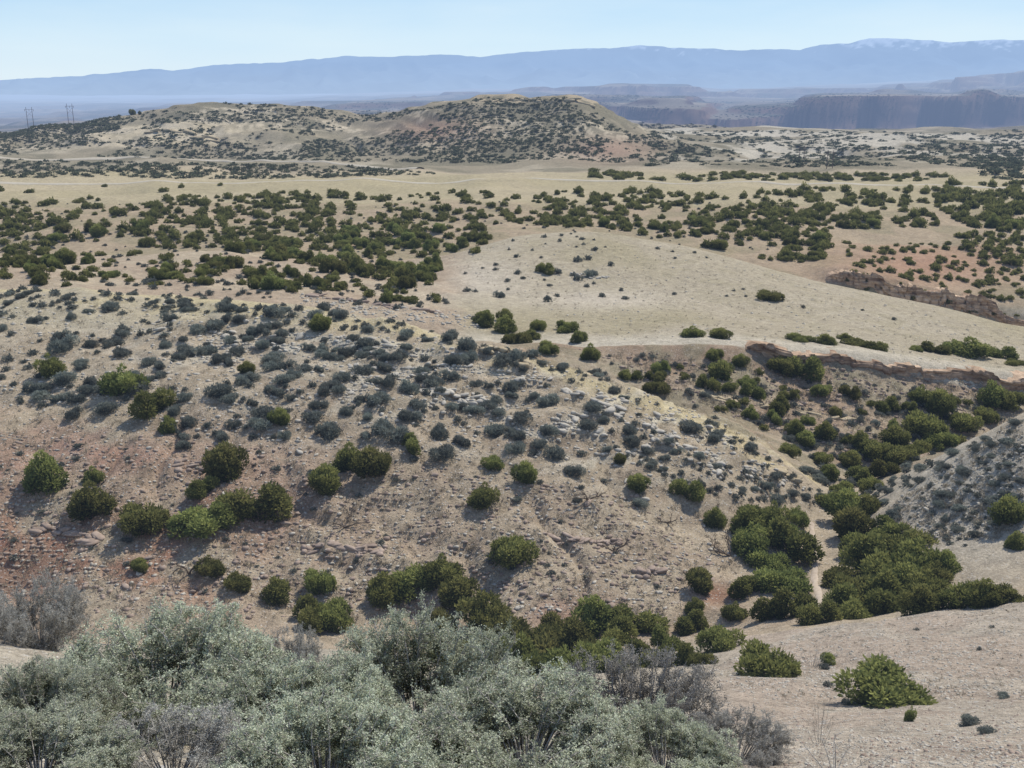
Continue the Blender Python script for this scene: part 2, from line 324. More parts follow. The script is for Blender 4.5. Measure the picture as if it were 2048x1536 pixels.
def leaves(P, d, ln, wd):
    n = len(P); s = nrm(np.cross(d, rng.normal(size=(n, 3)))); ln = np.broadcast_to(ln, (n,))[:, None]; wd = np.broadcast_to(wd, (n,))[:, None]
    V = np.stack([P, P+d*ln*.55+s*wd/2, P+d*ln, P+d*ln*.55-s*wd/2], 1)
    return V.reshape(-1, 3), np.arange(n*4).reshape(n, 4)
def tubes(P0, P1, r0, r1, k=4):
    n = len(P0); d = nrm(P1-P0); s = nrm(np.cross(d, np.array([.31, .52, .79]))); t = np.cross(d, s)
    an = np.arange(k)*2*math.pi/k; ring = s[:, None]*np.cos(an)[None, :, None]+t[:, None]*np.sin(an)[None, :, None]
    r0 = np.broadcast_to(r0, (n,))[:, None, None]; r1 = np.broadcast_to(r1, (n,))[:, None, None]
    V = np.concatenate([P0[:, None]+ring*r0, P1[:, None]+ring*r1], 1)
    q = np.array([[i, (i+1) % k, k+(i+1) % k, k+i] for i in range(k)])
    F = (np.arange(n)*2*k)[:, None, None]+q[None]
    return V.reshape(-1, 3), F.reshape(-1, 4)
def crown(nl, count, ls, wd, hz=.85, up=.5, spread=.62, rlo=.18, rhi=.38, shoots=0, heads=1):
    cs, rs = [], []
    hd = [(0, 0, 1.)] if heads == 1 else [(spread*.68*math.cos(k*6.28/heads+random.random()), spread*.68*math.sin(k*6.28/heads+random.random()), random.uniform(.65, 1.1)) for k in range(heads)]
    for i in range(nl):
        hx, hy, hh = hd[i % len(hd)]; sp = spread if heads == 1 else spread*.55
        a = random.uniform(0, 2*math.pi); r = sp*math.sqrt(random.random()); z = random.uniform(.12, .75)*(1-.5*r/sp)*hz/.85*hh
        cs.append((hx+r*math.cos(a), hy+r*math.sin(a), z)); rs.append(random.uniform(rlo, rhi)*(1-.25*z))
    for i in range(shoots):
        hx, hy, hh = random.choice(hd); sp = spread if heads == 1 else spread*.5
        a = random.uniform(0, 6.28); r = sp*.95*math.sqrt(random.random()); cs.append((hx+r*math.cos(a), hy+r*math.sin(a), hh*hz*random.uniform(.5, 1.0)*(1-.45*r/sp))); rs.append(random.uniform(.08, .16))
    cs = np.array(cs); rs = np.array(rs); nn = len(cs)
    pr = rs**2/np.sum(rs**2)
    li = rng.choice(nn, count*3, p=pr); n = nrm(rng.normal(size=(count*3, 3))); rad = rs[li]*rng.uniform(.55, 1.15, count*3)
    P = cs[li]+n*rad[:, None]*np.array([1, 1, 1.05])
    dist = np.linalg.norm(P[:, None]-cs[None], axis=2)/rs[None]
    keep = (P[:, 2] > .0) & ((dist < .55).sum(1) == 0)
    P, n, li = P[keep][:count], n[keep][:count], li[keep][:count]
    d = nrm(n*.7+np.array([0, 0, up])+rng.normal(size=P.shape)*.5); c = len(P)
    V, F = leaves(P, d, ls*rng.uniform(.6, 1.5, c), wd*rng.uniform(.7, 1.2, c))
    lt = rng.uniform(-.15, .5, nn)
    t = np.clip(lt[li]+.45*P[:, 2]+.12*n[:, 2]+rng.uniform(-.15, .3, c), 0, 1)  # sunlit tops and shaded bottoms painted in by height, over random lobe tone
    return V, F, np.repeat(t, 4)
def stems(n, spread=.5, top=.5, r=.035):
    P0, P1, R0_, R1_ = [], [], [], []
    for i in range(n):
        a = random.uniform(0, 6.28); p = np.array([.05*math.cos(a), .05*math.sin(a), -.12]); e = np.array([spread*math.cos(a)*random.random(), spread*math.sin(a)*random.random(), top])
        for s in range(4):
            q = p+(e-p)*(1/(4-s))+np.array([random.uniform(-.04, .04), random.uniform(-.04, .04), 0]); P0.append(p); P1.append(q); R0_.append(r*(1-s*.2)); R1_.append(r*(.8-s*.2)); p = q
    return tubes(np.array(P0), np.array(P1), np.array(R0_), np.array(R1_), 5)
def mkc(args, mat, nm='crown'):
    V, F, t = crown(**args); return mk(nm, V, F, mat, t)
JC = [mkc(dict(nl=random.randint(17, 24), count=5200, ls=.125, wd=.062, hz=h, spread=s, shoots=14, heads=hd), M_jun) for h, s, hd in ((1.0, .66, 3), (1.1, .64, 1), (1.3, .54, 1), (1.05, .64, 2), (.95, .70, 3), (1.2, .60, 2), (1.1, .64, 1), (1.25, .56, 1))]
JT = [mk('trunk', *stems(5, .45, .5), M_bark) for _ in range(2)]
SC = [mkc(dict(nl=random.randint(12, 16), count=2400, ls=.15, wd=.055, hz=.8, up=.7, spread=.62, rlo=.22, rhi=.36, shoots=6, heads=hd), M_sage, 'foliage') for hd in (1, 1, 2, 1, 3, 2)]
# ------------------------------------------------------------------ setting: ground
def grid_mesh(name, r0, r1, mat, smooth=True):
    V = np.stack([X2[r0:r1+1], Y2[r0:r1+1], H[r0:r1+1]], 2); nr = r1-r0+1
    idx = np.arange(nr*NC).reshape(nr, NC)
    F = np.stack([idx[:-1, :-1], idx[:-1, 1:], idx[1:, 1:], idx[1:, :-1]], 2).reshape(-1, 4)
    return mk(name, V, F, mat, COL[r0:r1+1].reshape(-1, 3), smooth)
rs = int(np.searchsorted(Yrow, 430)); rs2 = int(np.searchsorted(Yrow, 1100))
tag(ob('ground', grid_mesh('ground', 0, rs, M_ground)), 'stony tan and pinkish soil of the slopes and gullies', 'ground', kind='structure')
tag(ob('hills', grid_mesh('hills', rs, rs2, M_ground)), 'two scrubby hills and pale flats in the distance', 'hills', kind='structure')
tag(ob('canyon_country', grid_mesh('canyon_country', rs2, NR-1, M_ground, False)), 'remote mesas and dark canyon walls below the mountains', 'canyon', kind='structure')
def mountains():
    cp = [(-500,190),(-200,172),(0,160),(150,152),(300,138),(350,140),(430,130),(560,124),(690,112),(800,113),(880,108),(960,113),(1050,104),(1150,97),(1230,96),(1280,89),(1340,95),(1430,97),(1450,101),(1540,98),(1600,100),(1640,90),(1700,85),(1740,75),(1790,76),(1850,80),(1900,84),(1960,80),(2048,79),(2300,90),(2600,120)]
    nx, ny = 900, 110; Yc = 21000.
    ax = np.linspace(-.9, .9, nx); t = np.linspace(0, 1, ny)
    cx = [slopes(p, q)[0] for p, q in cp]; cz = [slopes(p, q)[1]*Yc for p, q in cp]
    top = np.interp(ax, cx, cz)+12*n2(ax*Yc, ax*0, 260, 107)+7*n2(ax*Yc, ax*0, 110, 108); Yg = 12500+t*9500
    Xg = ax[None]*Yg[:, None]; Yg2 = np.repeat(Yg[:, None], nx, 1)
    base = -190.
    pr = np.interp(t, [0, .25, .5, .7, .82, .895, 1], [0, .03, .16, .42, .72, 1., .9])
    Z = base+(top[None]-base)*pr[:, None]
    am = np.interp(t, [0, .2, .6, .80, .86, .895, 1], [5, 50, 160, 90, 10, 0, 0])[:, None]
    Z += am*(1-2*np.abs(n2(Xg, Yg2*.3, 1300, 101)))+am*.6*(1-2*np.abs(n2(Xg, Yg2*.35, 520, 102)))+am*.3*n2(Xg, Yg2, 200, 103)
    idx = np.arange(nx*ny).reshape(ny, nx); F = np.stack([idx[:-1, :-1], idx[:-1, 1:], idx[1:, 1:], idx[1:, :-1]], 2).reshape(-1, 4)
    V = np.stack([Xg, Yg2, Z], 2)
    hi = (Z-base)/(top.max()-base)
    c = np.ones((ny, nx, 1))*lin(96,106,110)
    mott = fbm(Xg, Yg2, 900, 4, 109)*.5+.5
    c = c*(.45+1.2*mott[..., None])
    sn = sst(.86, 1.0, hi+.05*n2(Xg, Yg2, 500, 105)+.14*n2(Xg, Yg2*.6, 120, 106)+.08*n2(Xg, Yg2, 60, 110))*(Xg > -1500)
    c = c*(1-.6*sn[..., None])+.6*sn[..., None]*np.array([.95, .98, 1.])
    m, nt, N, K = newmat('hazed_mountain_slope')
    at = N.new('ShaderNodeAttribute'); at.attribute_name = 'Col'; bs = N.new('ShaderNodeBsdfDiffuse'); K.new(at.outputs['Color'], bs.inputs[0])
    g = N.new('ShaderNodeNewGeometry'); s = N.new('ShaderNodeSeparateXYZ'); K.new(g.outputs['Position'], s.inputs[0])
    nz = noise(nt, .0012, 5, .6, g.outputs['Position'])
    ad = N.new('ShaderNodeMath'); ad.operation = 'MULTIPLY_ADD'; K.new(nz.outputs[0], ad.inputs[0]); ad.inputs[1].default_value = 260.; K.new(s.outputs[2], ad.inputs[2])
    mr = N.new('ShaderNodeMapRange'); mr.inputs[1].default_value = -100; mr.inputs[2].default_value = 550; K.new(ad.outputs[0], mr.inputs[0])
    r = ramp(nt, mr.outputs[0], .0, 1., (.46,.61,.86), (.38,.55,.85)); em = N.new('ShaderNodeEmission'); K.new(r.outputs[0], em.inputs[0])  # blue haze painted onto the slopes as emission, paler toward the base
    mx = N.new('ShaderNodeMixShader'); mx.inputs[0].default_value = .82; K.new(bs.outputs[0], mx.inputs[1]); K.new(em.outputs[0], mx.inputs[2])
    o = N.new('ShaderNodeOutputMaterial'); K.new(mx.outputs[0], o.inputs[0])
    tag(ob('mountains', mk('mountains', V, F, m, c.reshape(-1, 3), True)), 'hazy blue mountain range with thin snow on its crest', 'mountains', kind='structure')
mountains()
def ribbon(name, pts, w, mat, lift, label, cat, step):
    P, ok = cast([p[0] for p in pts], [p[1] for p in pts]); P = P[ok]
    s = np.r_[0, np.cumsum(np.linalg.norm(np.diff(P[:, :2], axis=0), axis=1))]; t = np.arange(0, s[-1], step)
    x = np.interp(t, s, P[:, 0]); y = np.interp(t, s, P[:, 1]); k = max(2, int(6/step)); ker = np.ones(k)/k
    y = np.convolve(np.pad(y, k, mode='edge'), ker, 'same')[k:-k]; x = np.convolve(np.pad(x, k, mode='edge'), ker, 'same')[k:-k]
    dx, dy = np.gradient(x), np.gradient(y); q = np.hypot(dx, dy); nx, ny = -dy/q, dx/q
    wv = w*(1+.35*n2(t, t*0, 4*step, 33)); off = np.linspace(-.5, .5, 6)
    X = x[:, None]+nx[:, None]*wv[:, None]*off; Y = y[:, None]+ny[:, None]*wv[:, None]*off
    Z = height(X, Y)+lift*(1-(2*np.abs(off))**4*.9)[None]
    n = len(t); idx = np.arange(n*6).reshape(n, 6); F = np.stack([idx[:-1, :-1], idx[:-1, 1:], idx[1:, 1:], idx[1:, :-1]], 2).reshape(-1, 4)
    tag(ob(name, mk(name, np.stack([X, Y, Z], 2), F, mat, None, True)), label, cat, kind='structure')
ribbon('dirt_road', [(-60,367),(400,366),(800,364),(1300,364),(1700,368),(2100,374)], 3.2, M_road, .25, 'pale dirt road running level across the grassy flat', 'road', 2.)
ribbon('gravel_road', [(-60,314),(200,318),(450,323),(700,331),(850,340)], 4.5, M_road, .7, 'pale gravel road along the foot of the left hill', 'road', 3.)
ribbon('dry_wash', [(1650,1222),(1636,1190),(1626,1150),(1634,1110),(1624,1070),(1622,1040)], .42, M_sand, .07, 'narrow sandy wash threading the juniper thicket', 'wash', .3)
# ------------------------------------------------------------------ plants
jun = []; sag = []
def hand(lst, items, defl, group, hs=1., ws=1.):
    for it in items:
        px, py, w = it[:3]; w = w*ws; lab = it[3] if len(it) > 3 else defl
        P, ok = cast([px], [py-.12*w]); P = P[0]; dist = np.linalg.norm(P)
        lst.append(dict(P=P, w=w*dist/f, app=w+1000, label=lab, group=None if len(it) > 3 else group, hand=True, hs=it[4] if len(it) > 4 else hs))
hand(jun, [
 (92,985,92,'tall green juniper near the left edge, casting a long shadow on red soil',1.15),
 (185,1042,98,'round green juniper just right of the leftmost one, lower on the red slope'),
 (188,975,50,'small juniper above the round one on the red left slope'),
 (290,1068,100,'spreading juniper at the left end of the big joined clump'),
 (450,968,108,'tall juniper standing over the big joined clump on the left slope',1.1),
 (405,995,62,'small juniper tucked under the tall one of the left clump'),
 (515,1052,130,'widest juniper of the big joined clump on the left slope',.9),
 (440,1050,100,'juniper filling the middle of the big joined clump on the left slope',.8),
 (395,1082,115,'brownish low juniper in the middle front of the left clump',.8),
 (650,992,82,'upright juniper at the left of the pair in the centre-left slope',1.15),
 (700,945,80,'juniper bridging the pair in the centre-left slope'),
 (745,962,95,'broad juniper at the right of the pair in the centre-left slope'),
 (825,908,52,'narrow juniper up-slope of the centre-left pair',1.2),
 (970,1022,76,'solitary round juniper in the middle of the bare slope'),
 (1050,976,60,'juniper just right and above the solitary round one',1.25),
 (988,942,50,'small juniper directly above the solitary round one'),
 (1275,992,56,'juniper right of centre on the bare tan slope'),
 (1240,932,36,'little juniper above and left of the right-of-centre one'),
 (1375,1008,66,'juniper near the right end of the bare slope, above the thicket'),
 (280,1148,44,'small lone juniper low on the left red slope'),
 (420,1158,66,'juniper beside the arched dead branch low on the left'),
 (475,1188,62,'rounded juniper just right of the one by the dead branch'),
 (555,1212,74,'low juniper left of the tall pointed one at the slope foot'),
 (640,1188,66,'pointed juniper rising at the slope foot left of centre',1.3),
 (620,1255,90,'juniper at the slope foot showing between the foreground shrubs',1.),
 (670,1265,100,'wide juniper rising right behind the foreground shrubs, left of centre'),
 (765,1216,95,'leftmost juniper of the large clump at the centre slope foot'),
 (825,1195,95,'second juniper from the left in the clump at the centre slope foot'),
 (885,1175,100,'uppermost juniper of the large clump at the centre slope foot'),
 (915,1225,100,'juniper in the middle of the large clump at the centre slope foot'),
 (965,1262,120,'lowest juniper of the large clump at the centre slope foot'),
 (1020,1142,110,'wide juniper standing just right of the centre foot clump'),
 (1185,1268,120,'left half of the very wide juniper pair on the pink gully bank',.9),
 (1270,1272,110,'right half of the very wide juniper pair on the pink gully bank',.8),
 (1398,1188,76,'round juniper left of the dry wash thicket, on red soil'),
 (1390,1232,46,'small juniper below the round one on red soil'),
 (1436,1312,92,'juniper at the tip of the near gravel slope'),
 (1430,1058,56,'juniper at the upper left corner of the wash thicket'),
 (1535,1368,125,'spreading juniper on the near gravel slope, left of the domed one'),
 (1775,1425,178,'large domed juniper alone on the near gravel slope',.75),
 (1820,1445,24,'tiny upright juniper seedling beside the large domed one',2.2),
 (1655,1335,40,'small juniper under bare twigs on the near gravel slope'),
 (2015,1062,86,'juniper at the right edge under the stony grey hill'),
 (2032,1102,50,'lower small juniper at the right edge under the stony grey hill'),
 (560,858,56,'yellow-green rounded bush among dark sagebrush on the left slope'),
 (250,795,92,'green juniper among dark sagebrush on the upper left slope'),
 (305,838,88,'second green juniper down-slope of the upper left one'),
 (338,872,50,'lowest of the three green junipers on the upper left slope'),
 (642,668,56,'olive juniper high on the ridge, left of centre'),
 (495,752,42,'small olive juniper below the left ridge crest'),
 (100,760,66,'olive juniper near the left edge among dark sagebrush'),
 (1090,552,40,'dark juniper on the pale bare dome'),
 (1540,607,62,'wide juniper clump alone on the right of the pale dome',.6),
 (1385,680,55,'left bush of the low juniper row at the near edge of the pale dome',.6),
 (1440,683,60,'right bush of the low juniper row at the near edge of the pale dome',.6),
], '', '')
hand(jun, [(1500,1070,95),(1580,1122,112),(1500,1112,100),(1570,1195,112),(1545,1060,80),(1595,1055,60),(1690,1052,100),(1670,1020,70),(1735,1035,66),(1705,1085,100),(1750,1175,140),(1720,1225,110),(1830,1162,120),(1890,1152,66),(1762,1235,120),(1700,1245,100),(1590,1245,100),(1850,1210,100),(1800,1200,110),(1840,1235,90),(1540,1245,80),(1640,1255,80),(1470,1245,60),(1800,1120,110),(1720,1130,90),(1540,1150,90),(1490,1200,70),(1870,1180,80),(1560,1090,80),(1680,1180,80),(1775,1080,80)],
     'green juniper packed into the thicket along the sandy wash', 'junipers in the thicket along the wash')
hand(jun, [(1920,1228,100),(1965,1220,80),(2005,1215,70)], 'low juniper on the brow at the right end of the wash thicket', 'junipers on the right brow')
hand(jun, [(1080,1330,160),(1010,1310,120),(1160,1330,120),(1240,1300,90),(1330,1310,80),(1380,1270,70),(1120,1290,90),(1050,1360,120),(1130,1372,120),(1210,1352,110),(1290,1345,110),(1350,1340,90),(980,1345,100),(1400,1335,60),(880,1290,100),(900,1340,110)], 'bright green juniper in the gully bottom behind the foreground shrubs', 'junipers in the gully bottom')
hand(jun, [(970,658,66),(1030,692,64),(1095,712,58),(1180,727,56),(1130,668,60),(1010,650,50),(1075,665,50),(1160,690,50),(1010,670,60),(1060,685,50)], 'juniper in the row along the little draw left of the pale dome', 'junipers in the draw beside the dome', ws=.9)
hand(jun, [(1605,765,92),(1505,802,62),(1555,832,66),(1440,762,72),(1415,785,60),(1260,762,52),(1310,792,62),(1500,842,50),(1590,872,56),(1970,852,62),(1695,892,42),(1850,880,100),(1790,900,80),(1880,835,90),(1980,820,80),(1430,725,50),(1480,740,50),(1640,800,56),(1560,755,70),(1770,830,60),(1700,800,50),(1840,812,60),(2020,825,70),(1460,790,50),(1920,870,80),(1670,840,46)],
     'juniper on the far bank of the valley below the long rock ledge', 'junipers on the far valley bank', ws=.85)
hand(jun, [(1740,925,70),(1790,935,70),(1830,915,60),(1700,940,56),(1660,965,56),(1720,970,60),(1770,960,60),(1680,990,50),(1740,990,56),(1880,905,60),(1640,930,44),(1610,900,50),(1650,880,50),(1580,915,44),(1720,900,50)],
     'juniper in the upper gully between the spur and the grey hill', 'junipers in the upper gully')
hand(jun, [(1600,690,66),(1650,694,60),(1720,700,70),(1760,706,50),(1870,712,66),(1940,722,100),(2000,722,70),(1905,705,60),(1690,684,40),(2030,735,50),(1830,706,40)],
     'juniper in the low row on the flat strip above the right ledge', 'junipers on the strip above the right ledge', .6, .9)
hand(jun, [(265,232,15,'lone dark tree on the skyline of the left hill',1.5),(280,231,9,'tiny tree beside the lone one on the left hill skyline',1.4)], '', '')
hand(sag, [(440,797,58,'round dark sagebrush alone on the open left slope'),(150,842,42,'dark sagebrush left of the three green junipers'),(180,792,46,'dark sagebrush up-slope near the left edge'),(212,832,48,'wide dark sagebrush touching the upper left green junipers'),(375,858,42,'dark sagebrush just right of the lowest green upper left juniper'),(368,902,36,'small dark sagebrush at the lower edge of the sage belt, left'),(445,882,42,'dark sagebrush directly above the tall left juniper'),(655,882,70,'wide dark sagebrush above the centre-left juniper pair'),(765,872,62,'dark sagebrush above the broad centre-left juniper'),(885,922,62,'dark sagebrush right of the narrow juniper'),(922,895,46,'smaller dark sagebrush just above right of the narrow juniper'),(1110,922,56,'dark sagebrush above the bare slope, right of centre'),(1150,962,52,'dark sagebrush at the bottom of the sage belt, right of centre'),(1035,882,42,'round dark sagebrush on pale stones near the centre'),(1280,1015,36,'small grey sagebrush beside the right-of-centre juniper'),(130,710,60,'dark sagebrush clump high near the left edge'),(1180,560,34,'grey bush on the pale bare dome beside the dark juniper')], '', '')
def inpoly(x, y, poly):
    c = np.zeros(len(x), bool); n = len(poly)
    for i in range(n):
        x0, y0 = poly[i]; x1, y1 = poly[(i+1) % n]
        if y0 == y1: continue
        c ^= ((y0 > y) != (y1 > y)) & (x < (x1-x0)*(y-y0)/(y1-y0)+x0)
    return c
def scatter(lst, poly, count, w0, w1, label, group, gap=.75, clump=.0, y0=0, y1=1e9, hs=1., tries=9, lamk=.09, band=False):
    xs = [p[0] for p in poly]; ys = [p[1] for p in poly]; n = count*tries
    x = rng.uniform(min(xs), max(xs), n); y = rng.uniform(min(ys), max(ys), n); k = inpoly(x, y, poly); x, y = x[k], y[k]
    P, ok = cast(x, y); ok &= (P[:, 1] > y0) & (P[:, 1] < y1); P = P[ok]
    if band: P = P[bandf(P[:, 0], P[:, 1], P[:, 2]) < .38]
    if clump > 0:
        lam = np.mean(P[:, 1])*lamk; v = fbm(P[:, 0], P[:, 1], lam, 2, 55)*.5+.5; P = P[v+rng.uniform(-.12, .12, len(P)) > clump]
    cell = {}; got = 0; cs = w1*1.2
    pr = [(q['P'], q['w']) for q in lst if q['w'] > .5]
    for q, w in pr: cell.setdefault((int(q[0]//cs), int(q[1]//cs)), []).append((q[0], q[1], w))
    for p in P:
        if got >= count: break
        w = w0+(w1-w0)*rng.random()**1.5; ci, cj = int(p[0]//cs), int(p[1]//cs); bad = False
        for a in (-1, 0, 1):
            for b in (-1, 0, 1):
                for (qx, qy, qw) in cell.get((ci+a, cj+b), ()):
                    if (qx-p[0])**2+(qy-p[1])**2 < (gap*(w+qw)/2)**2: bad = True
        if bad: continue
        cell.setdefault((ci, cj), []).append((p[0], p[1], w)); got += 1
        lst.append(dict(P=p, w=w, app=w*f/np.linalg.norm(p), label=label, group=group, hand=False, hs=hs*rng.uniform(.8, 1.2)))
    return got
beltA = [(0,408),(550,380),(750,362),(1150,368),(1250,385),(1000,440),(960,510),(880,520),(860,580),(650,545),(450,500),(300,500),(150,560),(0,540)]
scatter(jun, beltA, 760, 1.5, 4.4, 'dark green juniper in the wide belt below the grassy flat, left half', 'junipers in the left half of the belt', .5, .36, 150, 330, 1.05)
beltR = [(1250,385),(1150,372),(1480,400),(1650,440),(1660,520),(1560,530),(1400,492),(1200,455),(1050,455),(1000,440)]
scatter(jun, beltR, 380, 1.6, 4.4, 'dark green juniper in the belt behind the crest of the pale dome', 'junipers behind the dome crest', .45, .30, 205, 330, 1.05)
scatter(jun, [(1480,378),(1850,378),(1880,455),(1640,462),(1480,420)], 160, 1.8, 4.6, 'dark green juniper on the rise behind the right end of the dome', 'junipers on the right rise', .45, .33, 205, 350, 1.05)
scatter(jun, [(1860,372),(2048,368),(2048,470),(1920,455),(1870,420)], 140, 2.3, 5.2, 'dark green juniper in the dense stand at the right edge', 'junipers in the right edge stand', .4, 0, 205, 420, 1.1)
scatter(jun, [(1900,470),(2048,470),(2048,540),(1960,520)], 40, 2., 4, 'dark green juniper in the dense stand at the right edge', 'junipers in the right edge stand', .45, 0, 205, 420)
scatter(jun, [(1170,344),(1900,352),(1860,366),(1170,360)], 130, 2.6, 5.5, 'juniper', 'far', .45, .3, 380, 470, .8)
scatter(jun, [(0,375),(500,370),(500,380),(0,395)], 6, 2.5, 4, 'juniper', 'far', .5, 0, 300, 400)
scatter(jun, [(200,500),(850,560),(900,620),(650,590),(350,570),(200,580)], 85, 1.4, 3.6, 'juniper on the tan slope just below the belt, left of the dome', 'junipers on the slope left of the dome', .6, .25, 112, 210)
scatter(jun, [(0,520),(230,560),(180,590),(0,560)], 22, 1.2, 2.8, 'juniper on the low hump at the left edge', 'junipers on the left hump', .6, 0, 112, 190)
scatter(jun, [(1690,480),(2048,500),(2048,625),(1850,575),(1700,530)], 120, 1.1, 3.0, 'small juniper on the red rim above the short cliff', 'junipers on the cliff rim', .6, .2, 207, 300)
scatter(jun, [(1640,540),(1750,560),(1850,590),(2048,640),(2048,690),(1850,625),(1700,590)], 45, 1.0, 2.2, 'small juniper on and below the short cliff at the right', 'junipers along the short cliff', .5, 0, 196, 209)
scatter(jun, [(1250,730),(1450,740),(2048,810),(2048,870),(1900,900),(1720,930),(1500,850),(1350,790)], 26, 1.2, 2.6, 'juniper on the far bank of the valley below the long rock ledge', 'junipers on the far valley bank', .8, 0, 80, 112)
msl = [(0,592),(300,607),(650,612),(900,672),(1200,750),(1450,845),(1630,985),(1560,1010),(1400,960),(1200,920),(900,900),(600,880),(380,890),(0,800)]
scatter(sag, msl, 330, .6, 2.2, 'dark grey-green sagebrush in the belt across the upper main slope', 'sagebrush across the upper main slope', .58, .40, 60, 112)
scatter(sag, [(0,575),(500,600),(900,665),(900,690),(500,640),(0,620)], 90, .6, 1.6, 'grey sagebrush along the pale crest of the left ridge', 'sagebrush on the left ridge crest', .7, .3, 80, 112, .8)
scatter(sag, [(900,670),(1200,745),(1450,838),(1640,985),(1600,990),(1400,860),(1150,760),(900,700)], 100, .5, 1.2, 'small grey sagebrush on the stony spur falling to the right', 'sagebrush on the right-hand spur', .7, .3, 60, 112, .8)
scatter(sag, [(1250,870),(1600,980),(1640,1020),(1450,1000),(1250,930)], 55, .5, 1.3, 'small grey sagebrush on the stony spur falling to the right', 'sagebrush on the right-hand spur', .7, .0, 60, 112, .9)
scatter(sag, [(1735,1010),(1900,910),(2048,832),(2048,1020),(1930,1095),(1780,1075)], 130, .35, 1.6, 'grey sagebrush on the stony hill at the right edge', 'sagebrush on the right edge hill', .5, .38, 50, 90, .7)
scatter(sag, [(1150,700),(1650,760),(2048,810),(2048,860),(1750,930),(1500,850),(1350,790)], 150, .5, 1.5, 'grey sagebrush between the junipers of the far valley bank', 'sagebrush on the far valley bank', .6, 0, 80, 113)
scatter(sag, [(1560,880),(1900,890),(1850,960),(1760,1020),(1650,1030),(1620,960)], 110, .6, 1.5, 'grey sagebrush between the junipers of the upper gully', 'sagebrush in the upper gully', .6, 0, 68, 125)
scatter(sag, [(1020,510),(1220,520),(1260,600),(1100,610),(920,590),(920,550)], 30, .7, 2., 'small dark bush scattered over the top of the pale dome', 'small bushes on the pale dome', 1.3, .3, 120, 205)
scatter(sag, [(1400,560),(2040,680),(1700,640),(1300,600)], 9, .6, 1.2, 'small dark bush scattered over the top of the pale dome', 'small bushes on the pale dome', 1.5, 0, 120, 205)
scatter(sag, [(600,900),(1250,950),(1350,1180),(900,1180),(0,1190),(0,880)], 80, .35, .95, 'low withered bush on the bare lower slope', 'withered bushes on the lower slope', 1.2, 0, 48, 80, .7)
scatter(sag, [(1500,1300),(2048,1230),(2048,1500),(1700,1500)], 10, .2, .4, 'tiny grey bush on the near gravel slope', 'tiny bushes on the near gravel slope', 2, 0, 10, 40, .8)
scatter(sag, [(200,510),(850,560),(950,640),(600,600),(200,590)], 130, .6, 1.6, 'sage', 'far', .7, 0, 112, 210)
scatter(sag, [(0,400),(1480,400),(1650,520),(900,520),(0,560)], 300, .6, 1.4, 'sage', 'far', .7, 0, 150, 310)
jun.sort(key=lambda q: -q['app']); sag.sort(key=lambda q: -q['app'])
ONE = [1, 2, 3, 6, 7]
def spawn(q, meshes, name, cat, i, parts):
    P = q['P']; s = q['w']/2*1.04; me = meshes[int(rng.integers(0, len(meshes)))]; rz = rng.uniform(0, 6.28)
    if cat == 'juniper' and not q['group']: me = meshes[ONE[int(rng.integers(0, 5))]]
    if q['label'].startswith('large domed'): me = meshes[1]
    if parts:
        e = bpy.data.objects.new(name, None); C.objects.link(e); e.empty_display_size = .3
        ob('crown' if cat == 'juniper' else 'foliage', me, e); ob('trunk' if cat == 'juniper' else 'stems', JT[i % 2], e)
    else: e = ob(name, me)
    e.location = (P[0], P[1], P[2]-.06*s); e.rotation_euler = (0, 0, rz); e.scale = (s*rng.uniform(.92, 1.1), s*rng.uniform(.82, 1.1), s*.95*q['hs'])
    tag(e, q['label'], cat, q['group']); return e
ji = [q for q in jun if q['group'] != 'far'][:298]; ids = {id(q) for q in ji}; jr = [q for q in jun if id(q) not in ids]
si = [q for q in sag if q['group'] != 'far'][:298]; ids = {id(q) for q in si}; sr = [q for q in sag if id(q) not in ids]
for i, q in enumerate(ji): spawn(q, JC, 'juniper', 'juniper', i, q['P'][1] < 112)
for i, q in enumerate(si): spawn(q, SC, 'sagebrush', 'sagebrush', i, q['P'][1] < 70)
def template(nl, count, ls, wd, hz=.95, sh=4, heads=1):
    return crown(nl=nl, count=count, ls=ls, wd=wd, hz=hz, shoots=sh, heads=heads)
def merged(name, qs, temps, mat, label, cat):
    Vs, Fs, Ts, off = [], [], [], 0
    for q in qs:
        V, F, t = temps[int(rng.integers(0, len(temps)))]; a = rng.uniform(0, 6.28); c, s = math.cos(a), math.sin(a); sc = q['w']/2
        W = np.stack([(V[:, 0]*c-V[:, 1]*s)*sc, (V[:, 0]*s+V[:, 1]*c)*sc, V[:, 2]*sc*q['hs']*.95-.06*sc], 1)+q['P']
        Vs.append(W); Fs.append(F+off); Ts.append(np.clip(t*rng.uniform(.6, 1.3), 0, 1)); off += len(V)
    tag(ob(name, mk(name, np.concatenate(Vs), np.concatenate(Fs), mat, np.concatenate(Ts))), label, cat, kind='stuff')
TJ = [template(13, 420, .28, .16, heads=h) for h in (1, 2, 3, 2, 3, 1)]
TS = [template(8, 220, .34, .18, .8) for _ in range(3)]
merged('juniper_woodland', jr, TJ, M_jun, 'remaining junipers of the far belt, too many to count', 'junipers')
merged('low_sagebrush', sr, TS, M_sage, 'remaining low sagebrush between the larger bushes', 'sagebrush')
hs_ = []
scatter(hs_, [(0,262),(250,230),(450,208),(620,215),(700,232),(850,218),(960,199),(1150,199),(1190,208),(1240,240),(1330,290),(1330,330),(700,325),(0,310)], 4200, .9, 3.8, '', '', .3, .42, 500, 1200, .75, 9, .05)
scatter(hs_, [(1290,262),(2048,262),(2048,345),(1300,335)], 1100, 1.8, 6.5, '', '', .4, .38, 450, 1060, .5, 9, .06)
scatter(hs_, [(0,320),(750,335),(900,350),(600,358),(0,358)], 520, 1.6, 4.4, '', '', .4, .25, 380, 600, .7)
